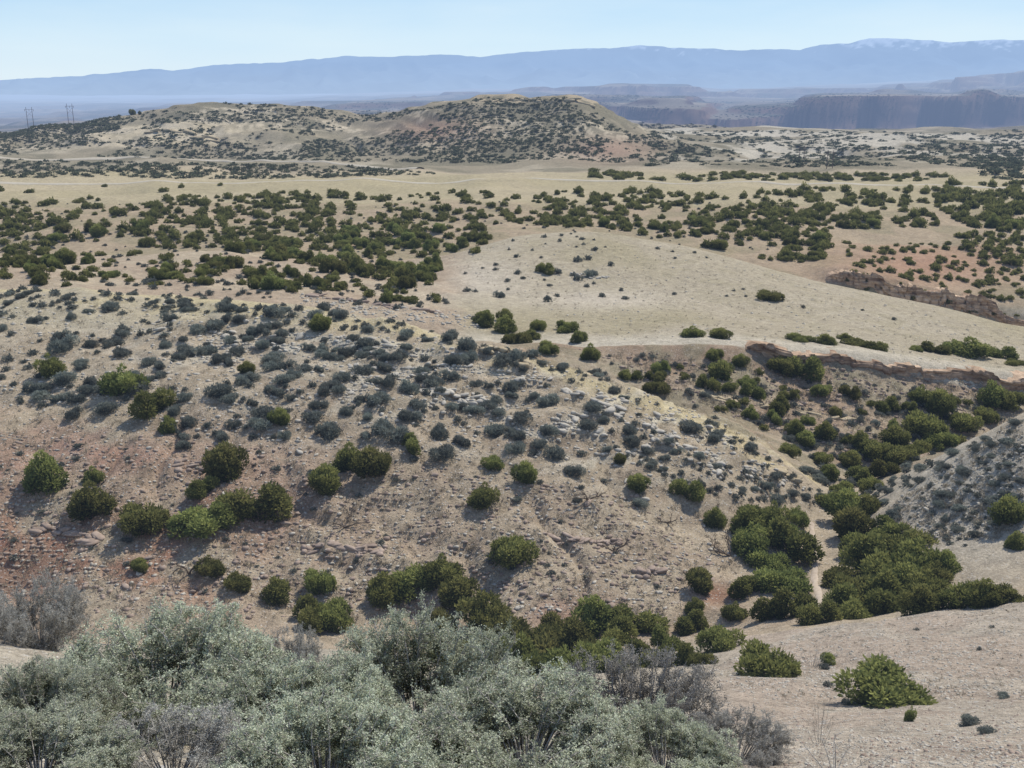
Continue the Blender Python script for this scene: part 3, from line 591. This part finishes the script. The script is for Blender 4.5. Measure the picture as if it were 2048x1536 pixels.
scatter(hs_, [(1980,270),(2048,268),(2048,368),(1960,352)], 90, 3, 6, '', '', .5, 0, 380, 900, .7)
scatter(hs_, [(0,262),(240,232),(240,262),(0,285)], 300, 2, 4, '', '', .4, 0, 560, 1000, .7)
TF = [template(7, 60, .5, .38, .75, 2) for _ in range(4)]
M_farj = leaf_mat('far_scrub_foliage', (.072,.076,.048), (.165,.17,.10), .2)
merged('hill_scrub', hs_, TF, M_farj, 'dark scrub dotting the distant hills and flats', 'scrub')
vs_ = []
scatter(vs_, [(650,205),(900,190),(1400,175),(2048,150),(2048,235),(1300,262),(1200,230),(700,232)], 900, 4, 9, '', '', .7, .4, 1000, 3600, .5)
merged('canyon_scrub', vs_, TF, M_farj, 'dark scrub patches on the remote mesas', 'scrub')
# ------------------------------------------------------------------ foreground shrubs
def fg_shrub(seed, n_main, n_sub, n_tw, lpt, ll, lw, tint=(0, 1), lmat=None, rlo=.88, tlo=.45):
    global rng
    rng = np.random.default_rng(seed); random.seed(seed)
    A, B, ra, rb = [], [], [], []; LP, LD = [], []
    def seg(p, q, r0, r1): A.append(p); B.append(q); ra.append(r0); rb.append(r1)
    for i in range(n_main):
        th = i*2.39996+rng.uniform(-.3, .3); sz = .04+.94*(i+.5)/n_main; el = math.asin(sz)
        rr = rng.uniform(rlo, 1.0)*(1+.05*math.sin(3*th+seed)+.04*math.sin(5*th+2*seed+4*el))
        ce = math.cos(el)**.5; e = np.array([math.cos(th)*ce*rr, math.sin(th)*ce*rr, sz**.45*rr*.86]); p0 = np.array([math.cos(th)*.06, math.sin(th)*.06, -.05])
        mid = (p0+e)/2+np.array([math.cos(th)*.04, math.sin(th)*.04, .02])+rng.normal(size=3)*.10
        pts = [(1-t)**2*p0+2*t*(1-t)*mid+t*t*e for t in np.linspace(0, 1, 6)]
        for k in range(5): seg(pts[k], pts[k+1], .012*(1-k*.16), .012*(.84-k*.16))
        for s in range(n_sub):
            t = rng.uniform(tlo, 1); k = min(4, int(t*5)); p = pts[k]+(pts[k+1]-pts[k])*(t*5-k); dr = nrm(pts[k+1]-pts[k])
            d = nrm(dr*.1+nrm(p+np.array([0, 0, .1]))*.15+rng.normal(size=3)*.85); ln = rng.uniform(.07, .16); q = p+d*ln
            if q[2] < .02: q[2] = .03
            m = (p+q)/2+rng.normal(size=3)*.015; seg(p, m, .0045, .0035); seg(m, q, .0035, .002)
            for w in range(n_tw):
                t2 = rng.uniform(.2, 1); pp = p+(q-p)*t2; dd = nrm(d*.4+rng.normal(size=3)*.8+np.array([0, 0, .05])); l2 = rng.uniform(.03, .08); qq = pp+dd*l2
                seg(pp, qq, .0022, .0011)
                if lpt:
                    tt = rng.uniform(.05, 1.05, lpt)[:, None]; LP.append(pp+(qq-pp)*tt+rng.normal(size=(lpt, 3))*.012); LD.append(nrm(dd+rng.normal(size=(lpt, 3))*1.))
    V, F = tubes(np.array(A), np.array(B), np.array(ra), np.array(rb), 4); br = mk('branches', V, F, M_twig)
    if not LP: return br, None
    P = np.concatenate(LP); d = np.concatenate(LD); n = len(P)
    V, F = leaves(P, d, ll*rng.uniform(.6, 1.3, n), lw*rng.uniform(.7, 1.2, n))
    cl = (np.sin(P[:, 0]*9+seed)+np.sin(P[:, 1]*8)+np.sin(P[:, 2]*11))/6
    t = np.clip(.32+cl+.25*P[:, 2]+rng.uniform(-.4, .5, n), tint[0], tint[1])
    return br, mk('foliage', V, F, lmat, np.repeat(t, 4))
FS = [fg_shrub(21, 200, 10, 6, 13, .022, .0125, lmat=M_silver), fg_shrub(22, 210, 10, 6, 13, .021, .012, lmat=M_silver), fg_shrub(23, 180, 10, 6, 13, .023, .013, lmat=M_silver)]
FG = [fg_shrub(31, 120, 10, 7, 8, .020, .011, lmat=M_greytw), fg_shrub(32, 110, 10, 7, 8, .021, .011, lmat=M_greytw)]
FB = [fg_shrub(41, 9, 6, 4, 0, .02, .01, lmat=M_greytw, rlo=.6), fg_shrub(42, 16, 6, 3, 1, .02, .01, lmat=M_greytw, rlo=.6)]
def fgput(kind, px, Y, w, top, label, i=0, cat='shrub', nm='silver_sagebrush'):
    sx, sz = slopes(px, top); x = sx*Y; zt = sz*Y; zg = float(height(x, Y)); h = max(.3, zt-zg)
    e = bpy.data.objects.new(nm, None); C.objects.link(e); e.location = (x, Y, zg-.03)
    br, fo = kind[i]
    ob('branches', br, e)
    if fo: ob('foliage', fo, e)
    e.scale = (w/2, w/2*.95, h); e.rotation_euler = (0, 0, px*.013); tag(e, label, cat)
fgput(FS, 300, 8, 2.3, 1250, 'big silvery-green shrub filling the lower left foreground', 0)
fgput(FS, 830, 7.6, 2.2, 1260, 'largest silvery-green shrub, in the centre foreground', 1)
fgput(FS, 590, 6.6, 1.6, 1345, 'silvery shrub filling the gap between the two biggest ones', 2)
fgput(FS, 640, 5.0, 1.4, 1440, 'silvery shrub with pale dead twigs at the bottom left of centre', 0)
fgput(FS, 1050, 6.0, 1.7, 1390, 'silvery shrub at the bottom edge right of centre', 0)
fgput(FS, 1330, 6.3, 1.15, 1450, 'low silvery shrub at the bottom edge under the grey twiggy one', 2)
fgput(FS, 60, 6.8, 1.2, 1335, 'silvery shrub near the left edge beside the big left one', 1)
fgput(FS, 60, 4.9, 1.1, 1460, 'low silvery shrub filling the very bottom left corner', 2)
fgput(FG, 1270, 8.8, 1.9, 1312, 'large grey twiggy shrub right of the centre foreground', 0, nm='grey_shrub')
fgput(FG, 1480, 7.4, .95, 1425, 'smaller grey shrub at the right end of the foreground bushes', 1, nm='grey_shrub')
fgput(FG, 60, 13, 1.5, 1155, 'dark grey bare-looking shrub at the left edge behind the silvery one', 0, nm='grey_shrub')
fgput(FG, 560, 11.5, 1.1, 1245, 'grey shrub peeking between the two big silvery ones', 1, nm='grey_shrub')
fgput(FG, 330, 5.3, 1.2, 1445, 'grey twiggy shrub in front of the big left silvery one', 1, nm='grey_shrub')
fgput(FB, 1655, 9.5, .35, 1335, 'tall thin bare twigs standing over the bottom right gravel', 0, nm='bare_twigs')
fgput(FB, 1680, 6.4, .9, 1478, 'bare brittle shrub at the bottom edge on the right', 1, nm='bare_shrub')
fgput(FB, 1630, 24, 1.1, 1285, 'bare grey shrub behind the spreading juniper on the gravel slope', 1, nm='bare_shrub')
fgput(FB, 1690, 25, .9, 1290, 'bare grey shrub above the large domed juniper', 0, nm='bare_shrub')
rng = np.random.default_rng(99); random.seed(99)
# ------------------------------------------------------------------ rocks
bmt = bmesh.new(); bmesh.ops.create_icosphere(bmt, subdivisions=2, radius=1); ICO = np.array([v.co[:] for v in bmt.verts]); ICF = np.array([[v.index for v in fc.verts] for fc in bmt.faces]); bmt.free()
def rockverts(r, boxy=False):
    c = ICO.copy()
    if boxy: c = np.sign(c)*np.abs(c)**.6
    for _ in range(11):
        n = nrm(r.normal(size=3)); d = r.uniform(.5, .9) if not boxy else r.uniform(.7, 1.2); t = c@n; c = c-np.outer(np.maximum(t-d, 0), n)
    return c*(1+r.uniform(-.05, .05, (len(c), 1)))
def rock_mesh(seed, mat, flat): return mk('rock', rockverts(np.random.default_rng(seed))*np.array([1.3, .85, flat]), ICF, mat)
RL = [rock_mesh(i, M_lime, .45) for i in range(6)]; RB = [rock_mesh(20+i, M_brock, .5) for i in range(4)]
def rocks(poly, n, w0, w1, meshes, name, label, group, y0, y1, band=False):
    l = []; scatter(l, poly, n, w0, w1, label, group, .9, 0, y0, y1, band=band, tries=20)
    for q in l:
        o = ob(name, meshes[int(rng.integers(0, len(meshes)))]); s = q['w']/2; o.location = q['P']+np.array([0, 0, s*.1]); o.scale = (s, s, s); o.rotation_euler = (rng.uniform(-.4, .4), rng.uniform(-.4, .4), rng.uniform(0, 6.28)); tag(o, label, 'rock', group)
rocks([(300,620),(560,660),(900,700),(1200,780),(1450,870),(1600,980),(1400,950),(1150,880),(850,850),(650,780),(300,690)], 190, .3, 1.1, RL, 'limestone_block', 'pale limestone block among the sagebrush on the main ridge', 'limestone blocks on the main ridge', 60, 108, True)
rocks([(0,1190),(0,900),(700,880),(1300,960),(1450,1150),(1300,1240),(700,1220)], 85, .25, .75, RB+RL[:2], 'slope_stone', 'loose stone on the bare lower slope', 'loose stones on the lower slope', 48, 75)
rocks([(1800,1000),(2048,870),(2048,1060),(1900,1080)], 30, .2, .5, RL, 'limestone_block', 'pale stone on the grey hill at the right edge', 'pale stones on the right edge hill', 50, 80)
def stones(name, polys, label, mat):
    bm = bmesh.new(); bmesh.ops.create_icosphere(bm, subdivisions=1, radius=1); T = np.array([v.co[:] for v in bm.verts]); FT = np.array([[v.index for v in fc.verts] for fc in bm.faces]); bm.free()
    Vs, Fs, off = [], [], 0
    for poly, n, w0, w1, y0, y1, band in polys:
        xs = [p[0] for p in poly]; ys = [p[1] for p in poly]; mm = 4 if band else 2; x = rng.uniform(min(xs), max(xs), n*mm); y = rng.uniform(min(ys), max(ys), n*mm); k = inpoly(x, y, poly)
        P, ok = cast(x[k][:n*(2 if band else 1)], y[k][:n*(2 if band else 1)]); P = P[ok & (P[:, 1] > y0) & (P[:, 1] < y1)]
        if band: P = P[bandf(P[:, 0], P[:, 1], P[:, 2]) < .35]
        m = len(P); w = (w0+(w1-w0)*rng.random(m)**3)/2
        W = T[None]*(1+rng.uniform(-.3, .3, (m, 12, 1)))*(w[:, None]*rng.uniform(.6, 1.3, (m, 3)))[:, None]*np.array([1, 1, .6]); a = rng.uniform(0, 6.28, m); c, s = np.cos(a)[:, None], np.sin(a)[:, None]
        W = np.stack([W[..., 0]*c-W[..., 1]*s, W[..., 0]*s+W[..., 1]*c, W[..., 2]], 2)+P[:, None]
        Vs.append(W.reshape(-1, 3)); Fs.append((FT[None]+(np.arange(m)*12)[:, None, None]).reshape(-1, 3)+off); off += m*12
    tag(ob(name, mk(name, np.concatenate(Vs), np.concatenate(Fs), mat)), label, 'stones', kind='stuff')
stones('pale_rubble', [([(0,590),(600,612),(900,672),(1200,750),(1450,845),(1640,985),(1500,1000),(1200,930),(900,900),(500,880),(0,800)], 3800, .1, .5, 58, 112, False), ([(300,620),(550,650),(900,700),(1200,780),(1450,870),(1620,985),(1300,930),(1000,880),(650,800),(300,700)], 3800, .12, .6, 58, 112, True), ([(0,1200),(0,780),(600,860),(1300,960),(1500,1100),(1300,1250)], 4200, .08, .35, 45, 80, False), ([(1780,1010),(2048,830),(2048,1080),(1850,1080)], 900, .08, .35, 50, 80, False), ([(1400,1330),(1650,1250),(2048,1190),(2048,1400),(1500,1400)], 3500, .03, .10, 14, 40, False), ([(1500,1400),(2048,1400),(2048,1536),(1600,1536)], 3500, .012, .045, 4, 20, False), ([(880,520),(1050,470),(1400,500),(2048,660),(2048,740),(1200,680)], 900, .15, .5, 118, 205, False), ([(0,1250),(250,1330),(300,1536),(0,1536)], 500, .015, .06, 3, 16, False), ([(600,590),(960,630),(960,660),(600,615)], 500, .2, .9, 112, 140, False)], 'pale limestone rubble strewn over the slopes', M_lime)
stones('brown_rubble', [([(0,1230),(0,850),(600,900),(1300,1000),(1450,1150),(1300,1250)], 4800, .08, .45, 45, 80, False), ([(1400,1330),(1650,1250),(2048,1190),(2048,1536),(1500,1536)], 2000, .015, .06, 4, 40, False), ([(1150,700),(1650,740),(2048,780),(2048,860),(1750,930),(1500,850),(1350,790)], 1500, .15, .7, 80, 125, False)], 'brown and red stone chips on the lower slopes', M_brock)
def grass(name, polys, mat, label):
    Vs, Fs, Ts, off = [], [], [], 0
    for poly, n, h, y0, y1 in polys:
        xs = [p[0] for p in poly]; ys = [p[1] for p in poly]; x = rng.uniform(min(xs), max(xs), n*2); y = rng.uniform(min(ys), max(ys), n*2); k = inpoly(x, y, poly)
        P, ok = cast(x[k][:n], y[k][:n]); P = P[ok & (P[:, 1] > y0) & (P[:, 1] < y1)]; m = len(P); B = 14
        PP = np.repeat(P, B, 0)+rng.normal(size=(m*B, 3))*np.array([.35, .35, 0])*h; d = nrm(rng.normal(size=(m*B, 3))*.65+np.array([0, 0, .8])); sc = np.repeat(rng.uniform(.5, 1.3, m), B)
        V, F = leaves(PP, d, h*sc*rng.uniform(.6, 1.2, m*B), h*.16*sc); Vs.append(V); Fs.append(F+off); off += len(V); Ts.append(np.repeat(np.repeat(rng.uniform(0, 1, m), B), 4))
    tag(ob(name, mk(name, np.concatenate(Vs), np.concatenate(Fs), mat, np.concatenate(Ts))), label, 'grass', kind='stuff')
grass('dry_grass', [([(0,590),(600,612),(900,672),(1200,750),(1450,845),(1640,985),(1600,1060),(1450,1180),(1300,1260),(0,1230)], 5200, .22, 45, 112), ([(1400,1330),(1650,1250),(2048,1190),(2048,1400),(1500,1400)], 500, .06, 14, 40), ([(880,520),(1050,470),(1400,500),(2048,660),(2048,740),(1200,680)], 900, .22, 118, 205), ([(1780,1010),(2048,830),(2048,1080),(1750,1090)], 600, .25, 50, 80), ([(1150,700),(1650,740),(2048,780),(2048,860),(1750,930),(1500,850),(1350,790)], 1500, .35, 80, 125)], M_dry, 'sparse dry grass tufts over the soil')
def ledge(pts, courses, h, mat, label, seed, back=.5, bw=1.6, dens=1.):
    r = np.random.default_rng(seed); P, ok = cast([p[0] for p in pts], [p[1] for p in pts]); P = P[ok]; O = P[0].copy()
    s = np.r_[0, np.cumsum(np.linalg.norm(np.diff(P[:, :2], axis=0), axis=1))]; Vs, Fs, off = [], [], 0
    for k in range(courses):
        t = r.uniform(-.5, .5)*h
        while t < s[-1]:
            w = r.uniform(.4, 1.9)*h*bw; tc = min(t+w/2, s[-1]); x = np.interp(tc, s, P[:, 0]); y = np.interp(tc, s, P[:, 1])
            dx = np.interp(tc+.5, s, P[:, 0])-np.interp(tc-.5, s, P[:, 0]); dy = np.interp(tc+.5, s, P[:, 1])-np.interp(tc-.5, s, P[:, 1]); an = math.atan2(dy, dx)+r.uniform(-.5, .5)
            bx, by = -math.sin(an), math.cos(an)
            if by < 0: bx, by = -bx, -by
            o_ = k*h*back+r.uniform(-.8, .8)*h
            x += bx*o_; y += by*o_; zz = float(height(x, y))+h*.1
            if r.random() < dens:
                c = rockverts(r, True)*np.array([w*.55, h*r.uniform(.5, 1.1), h*r.uniform(.25, .6)]); c[:, 2] += c[:, 0]*r.uniform(-.25, .25)
                a, b = c[:, 0]*math.cos(an)-c[:, 1]*math.sin(an), c[:, 0]*math.sin(an)+c[:, 1]*math.cos(an)
                Vs.append(np.stack([a+x-O[0], b+y-O[1], c[:, 2]+zz-O[2]], 1)); Fs.append(ICF+off); off += len(c)
            t += w*r.uniform(.7, 1.5)
    o = ob('rock_outcrop', mk('rock_outcrop', np.concatenate(Vs), np.concatenate(Fs), mat)); o.location = O; tag(o, label, 'outcrop')
# rock faces: an eroded bedded sheet along a line (px, py, depth); its lip runs back into the hill
def cliff(pts, hgt, mat, label, seed, bed=.8, auto=False, wav=1.):
    P = np.array([[slopes(a, b)[0]*Y, Y] for a, b, Y in pts])
    s = np.r_[0, np.cumsum(np.linalg.norm(np.diff(P, axis=0), axis=1))]; t = np.arange(0, s[-1], .2)
    x = np.interp(t, s, P[:, 0]); y = np.interp(t, s, P[:, 1]); k = 31; ker = np.ones(k)/k
    x = np.convolve(np.pad(x, k, mode='edge'), ker, 'same')[k:-k]; y = np.convolve(np.pad(y, k, mode='edge'), ker, 'same')[k:-k]
    bx, by = 0*t, 0*t+1.
    y = y+(n2(t, t*0, 8, seed)*.6+np.round(n2(t, t*0, 3.2, seed+1)*2)/2*.7)*wav
    z0 = height(x, y)
    if auto:
        hh = np.maximum(height(x, y+2.5)-z0, .9)+.5; kk = np.ones(41)/41; hh = np.convolve(np.pad(hh, 41, mode='edge'), kk, 'same')[41:-41]
        hh = np.round(hh*(.9+.2*n2(t, t*0, 5, seed+8))/bed*1.5)*bed/1.5; z0 = z0-.6; hh = hh+.6
    else: hh = np.round(hgt*np.clip(.75+.4*n2(t, t*0, 7, seed+2)+.25*n2(t, t*0, 2.4, seed+3), .05, 1.2)/bed*1.5)*bed/1.5
    hh = hh*sst(-1, 4, t)*sst(-1, 4, t[-1]-t)+.1
    nz = 44; u = np.linspace(-.12, 1, nz)
    Z = u[:, None]*hh[None]; T = np.repeat(t[None], nz, 0); b = np.floor((Z+.3*n2(T, T*0, 10, seed+4))/bed)
    st2 = vnoise(b*7.3+seed, b*3.1)*1.4*bed+np.round(vnoise(b*5.7, T/1.6+seed)*3)/3*1.1*bed
    jt = (np.abs(n2(T, b*4, 1.7, seed+5)) < .12)*.7*bed
    off = -(st2-1.*bed)+jt+.10*Z+.08*n2(T, Z*1.4, .5, seed+6)
    X = x[None]+bx[None]*off; Y = y[None]+by[None]*off; W = z0[None]+Z
    Lx, Ly, Lz = [], [], []
    for j, e in enumerate((.7, 1.8, 3.2, 5.)):
        xx = X[-1]+bx*e; yy = Y[-1]+by*e; g = height(xx, yy); q = (j+1)/4; Lx.append(xx); Ly.append(yy); Lz.append(np.minimum(W[-1], W[-1]*(1-q)+g*q)-(.3 if j == 3 else 0))
    X = np.vstack([X, Lx]); Y = np.vstack([Y, Ly]); W = np.vstack([W, Lz]); ny, nx = X.shape
    idx = np.arange(nx*ny).reshape(ny, nx); F = np.stack([idx[:-1, :-1], idx[:-1, 1:], idx[1:, 1:], idx[1:, :-1]], 2).reshape(-1, 4)
    O = np.array([X[0, 0], Y[0, 0], W[0, 0]])
    o = ob('rock_ledge', mk('rock_ledge', np.stack([X-O[0], Y-O[1], W-O[2]], 2), F, mat)); o.location = O; tag(o, label, 'rock ledge')
def cliffmat():
    m, nt, N, K = newmat('cliff_rock')
    g = N.new('ShaderNodeNewGeometry'); mp = N.new('ShaderNodeMapping'); mp.inputs['Scale'].default_value = (.12, .12, 1.3); K.new(g.outputs['Position'], mp.inputs[0])
    a = noise(nt, 1.2, 5, .7, mp.outputs[0]); r = ramp(nt, a.outputs[0], .35, .65, (.20, .13, .085), (.58, .44, .31))
    b = noise(nt, .8, 6, .75, g.outputs['Position']); r2 = ramp(nt, b.outputs[0], .35, .65, (.6, .58, .56), (1.25, 1.2, 1.15)); c = mixc(nt, 'MULTIPLY', 1., r.outputs[0], r2.outputs[0])
    bs = N.new('ShaderNodeBsdfDiffuse'); K.new(c, bs.inputs[0]); bu = N.new('ShaderNodeBump'); bu.inputs['Distance'].default_value = .15; K.new(b.outputs[0], bu.inputs['Height']); K.new(bu.outputs[0], bs.inputs['Normal'])
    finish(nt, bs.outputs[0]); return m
M_cliff = cliffmat()
cliff([(1640,560,211),(1700,575,206.2),(1750,590,204.8),(1850,610,203.9),(1950,640,202.9),(2048,680,201.3),(2200,720,200.5)], 0, M_cliff, 'long brown cliff face under the red rim beyond the pale dome', 13, .8, True)
cliff([(1480,722,113.8),(1560,730,114),(1640,737,114.2),(1750,748,114.4),(1850,760,115),(1950,775,116),(2100,795,117)], 1.6, M_cliff, 'long shaded ledge under the flat strip on the far bank', 7, .4, False, .8)
ledge([(610,592),(700,604),(800,614),(870,628)],3,.45,M_brock,'low broken brown ledge beyond the ridge, left of the draw',5,1.,2.4,.6)
ledge([(1420,800),(1500,818),(1600,830),(1700,842)],3,.4,M_yrock,'thin pale ledge halfway down the far valley bank',19,1.,2.4,.7)
ledge([(840,790),(905,810),(985,838)],4,.40,M_lime,'blocky pale limestone outcrop in the middle of the sagebrush slope',1,1.3,2.,.7)
ledge([(790,765),(860,785),(900,800)],3,.34,M_lime,'smaller pale outcrop up-slope left of the blocky one',2,1.4,2.,.6)
ledge([(965,705),(1000,722),(1040,740)],4,.5,M_yrock,'yellow ochre outcrop on the crest of the main ridge',3,.8,1.4)
ledge([(1100,780),(1150,800),(1230,835)],3,.34,M_lime,'pale ledge right of the blocky outcrop, toward the spur',4,1.4,2.,.6)
ledge([(1270,1150),(1320,1152)],3,.35,M_brock,'single brown rock hump on the pink bank above the wide juniper',9)
ledge([(1140,550),(1180,556),(1220,560)],3,.4,M_lime,'pale broken rocks on top of the bare dome',10,1.3,1.5,.6)
ledge([(1290,850),(1340,875),(1400,910)],3,.32,M_lime,'pale ledge halfway down the spur',11,1.3,2.,.6)
ledge([(1550,935),(1590,965)],3,.4,M_yrock,'ochre rock at the lower tip of the spur',12)
ledge([(60,1060),(130,1072),(180,1085)],3,.3,M_brock,'broken brown ledge on the red slope below the leftmost juniper',15,.8,2.2)
ledge([(350,945),(390,938),(420,945)],3,.32,M_brock,'brown rocks left of the tall juniper on the left slope',16,1.2,1.6,.8)
ledge([(600,1105),(680,1100),(760,1112)],3,.28,M_brock,'thin brown ledge across the lower slope left of centre',17,.9,2.,.8)
ledge([(1080,1075),(1160,1085),(1240,1092)],3,.26,M_brock,'thin brown ledge across the lower slope right of centre',18,.9,2.,.8)
for i, pts in enumerate([[(955,205),(1015,203)],[(1025,203),(1120,203)],[(1130,205),(1185,216)],[(290,268),(380,268)],[(380,278),(450,280)]]):
    ledge(pts, 2, 1.7, M_yrock, ['tan cap rock at the left of the flat hilltop','tan cap rock along the middle of the flat hilltop','tan cap rock at the right of the flat hilltop','tan rock band on the flank of the left hill','lower tan rock band on the flank of the left hill'][i], 30+i, 1., 3.)
# ------------------------------------------------------------------ dead wood
def dead(px, py, w, label, seed, arch=False):
    r = random.Random(seed); P, _ = cast([px], [py]); P = P[0]; A, B, a, b = [], [], [], []
    def go(p, d, l, rad, dep):
        for s in range(4):
            q = p+d*l/4; A.append(p); B.append(q); a.append(rad*(1-s*.15)); b.append(rad*(.85-s*.15)); p = q; d = nrm(d+np.array([r.gauss(0, .18), r.gauss(0, .18), r.gauss(0, .15)-(.25 if arch else 0)]))
            if dep < 3 and r.random() < .75: go(p, nrm(d+np.array([r.gauss(0, .7), r.gauss(0, .7), r.gauss(.2, .4)])), l*.6, rad*.5, dep+1)
    for k in range(3 if not arch else 2):
        t = r.uniform(0, 6.28); go(np.array([0, 0, .02]), nrm(np.array([math.cos(t), math.sin(t)*.5, .45 if not arch else 1.2])), w*.6, .05*w/2+.02, 0)
    V, F = tubes(np.array(A), np.array(B), np.array(a), np.array(b), 5); o = ob('dead_branch', mk('dead_branch', V, F, M_bark)); o.location = P; tag(o, label, 'dead wood')
dead(378,1150,2.,'arched dead grey branch low on the left slope',1,True); dead(1175,1005,1.6,'dead branches lying on the bare slope right of centre',2)
dead(1460,1115,2.,'dead branches at the left of the wash thicket',3); dead(690,1060,1.8,'dead twigs below the centre-left juniper pair',4); dead(1230,1105,1.6,'dry brush above the brown rock hump',5); dead(1335,1050,1.2,'small dead snag on the bare slope near its right end',6)
# ------------------------------------------------------------------ power poles
def hframe(px, Y, top, h, gap, label):
    x = float(slopes(px, top)[0]*Y); zt = float(slopes(px, top)[1]*Y); zg = float(height(x, Y)); h = max(h, zt-zg) if top else h
    e = bpy.data.objects.new('power_pole', None); C.objects.link(e); e.location = (x, Y, zg); tag(e, label, 'power pole')
    for s in (-1, 1):
        V, F = tubes(np.array([[s*gap/2, 0, -.8], [s*gap/2, 0, h*.5]]), np.array([[s*gap/2, 0, h*.5], [s*gap/2, 0, h]]), np.array([.16, .14]), np.array([.14, .11]), 8); ob('pole', mk('pole', V, F, M_pole), e)
    V, F = tubes(np.array([[-gap*.8, 0, h*.88]]), np.array([[gap*.8, 0, h*.88]]), .09, .09); ob('crossarm', mk('crossarm', V, F, M_pole), e)
    V, F = tubes(np.array([[-gap/2, .05, h*.55], [gap/2, .05, h*.55]]), np.array([[gap/2, .05, h*.8], [-gap/2, .05, h*.8]]), .05, .05); ob('brace', mk('brace', V, F, M_pole), e)
    for x_ in (-gap*.75, 0, gap*.75):
        V, F = tubes(np.array([[x_, 0, h*.88], [x_, 0, h*.86]]), np.array([[x_, 0, h*.86], [x_, 0, h*.80]]), np.array([.05, .12]), np.array([.12, .07]), 6); ob('insulator', mk('insulator', V, F, M_pole), e)
hframe(57, 655, 214, 12, 3.6, 'leftmost H-frame power pole on the skyline at the far left')
hframe(138, 668, 207, 12, 3.4, 'second H-frame power pole on the skyline, right of the leftmost')
P, _ = cast([1605, 1662], [322, 338])
hframe(1605, float(P[0][1]), 290, 6, 2.4, 'faint wooden power pole on the right flats, left of its pair')
hframe(1662, float(P[1][1]), 300, 6, 2.4, 'reddish wooden power pole on the right flats above the juniper row')
# ------------------------------------------------------------------ light, sky, camera
sd = nrm(np.array([.50, .55, 1.0])); el = math.asin(sd[2]); az = math.atan2(sd[0], sd[1])
su = bpy.data.lights.new('sun', 'SUN'); su.energy = 4.95; su.angle = math.radians(.55); su.color = (1, .96, .89)
so = bpy.data.objects.new('sun', su); C.objects.link(so); so.rotation_euler = Vector(sd).to_track_quat('Z', 'Y').to_euler()
w = bpy.data.worlds.new('World'); bpy.context.scene.world = w; w.use_nodes = True; nt = w.node_tree; N, K = nt.nodes, nt.links; N.clear()
sk = N.new('ShaderNodeTexSky'); sk.sky_type = 'NISHITA'; sk.sun_disc = False; sk.sun_elevation = el; sk.sun_rotation = az; sk.altitude = 1500; sk.air_density = 1.; sk.dust_density = .3; sk.ozone_density = 2.5
bg = N.new('ShaderNodeBackground'); bg.inputs[1].default_value = .1; K.new(sk.outputs[0], bg.inputs[0])
tc = N.new('ShaderNodeTexCoord'); sp = N.new('ShaderNodeSeparateXYZ'); K.new(tc.outputs['Generated'], sp.inputs[0])
r = N.new('ShaderNodeValToRGB'); K.new(sp.outputs[2], r.inputs[0]); e = r.color_ramp.elements
e[0].position = 0; e[0].color = (.74, .88, 1.0, 1); e[1].position = 1; e[1].color = (.16, .27, .60, 1)
for p, c in ((.045, (.66, .85, 1.0)), (.085, (.48, .73, .98)), (.4, (.26, .42, .76))):
    q = e.new(p); q.color = (*c, 1)
mp = N.new('ShaderNodeMapping'); mp.inputs['Scale'].default_value = (3, 3, 14); K.new(tc.outputs['Generated'], mp.inputs[0])
cn = noise(nt, 1.3, 5, .5, mp.outputs[0]); cr = ramp(nt, cn.outputs[0], .42, .78, (0, 0, 0), (.5, .5, .5))
mc = mixc(nt, 'MIX', cr.outputs[0], r.outputs[0], (.82, .94, 1., 1))
b2 = N.new('ShaderNodeBackground'); b2.inputs[1].default_value = 1.; K.new(mc, b2.inputs[0])
ms = N.new('ShaderNodeMixShader'); ms.inputs[0].default_value = .88; K.new(bg.outputs[0], ms.inputs[1]); K.new(b2.outputs[0], ms.inputs[2])
o = N.new('ShaderNodeOutputWorld'); K.new(ms.outputs[0], o.inputs[0])
cam = bpy.data.cameras.new('camera'); cam.sensor_width = 36; cam.lens = 36*f/2048; cam.clip_start = .1; cam.clip_end = 60000
co = bpy.data.objects.new('camera', cam); C.objects.link(co); co.rotation_euler = (math.pi/2-TH, 0, 0); bpy.context.scene.camera = co
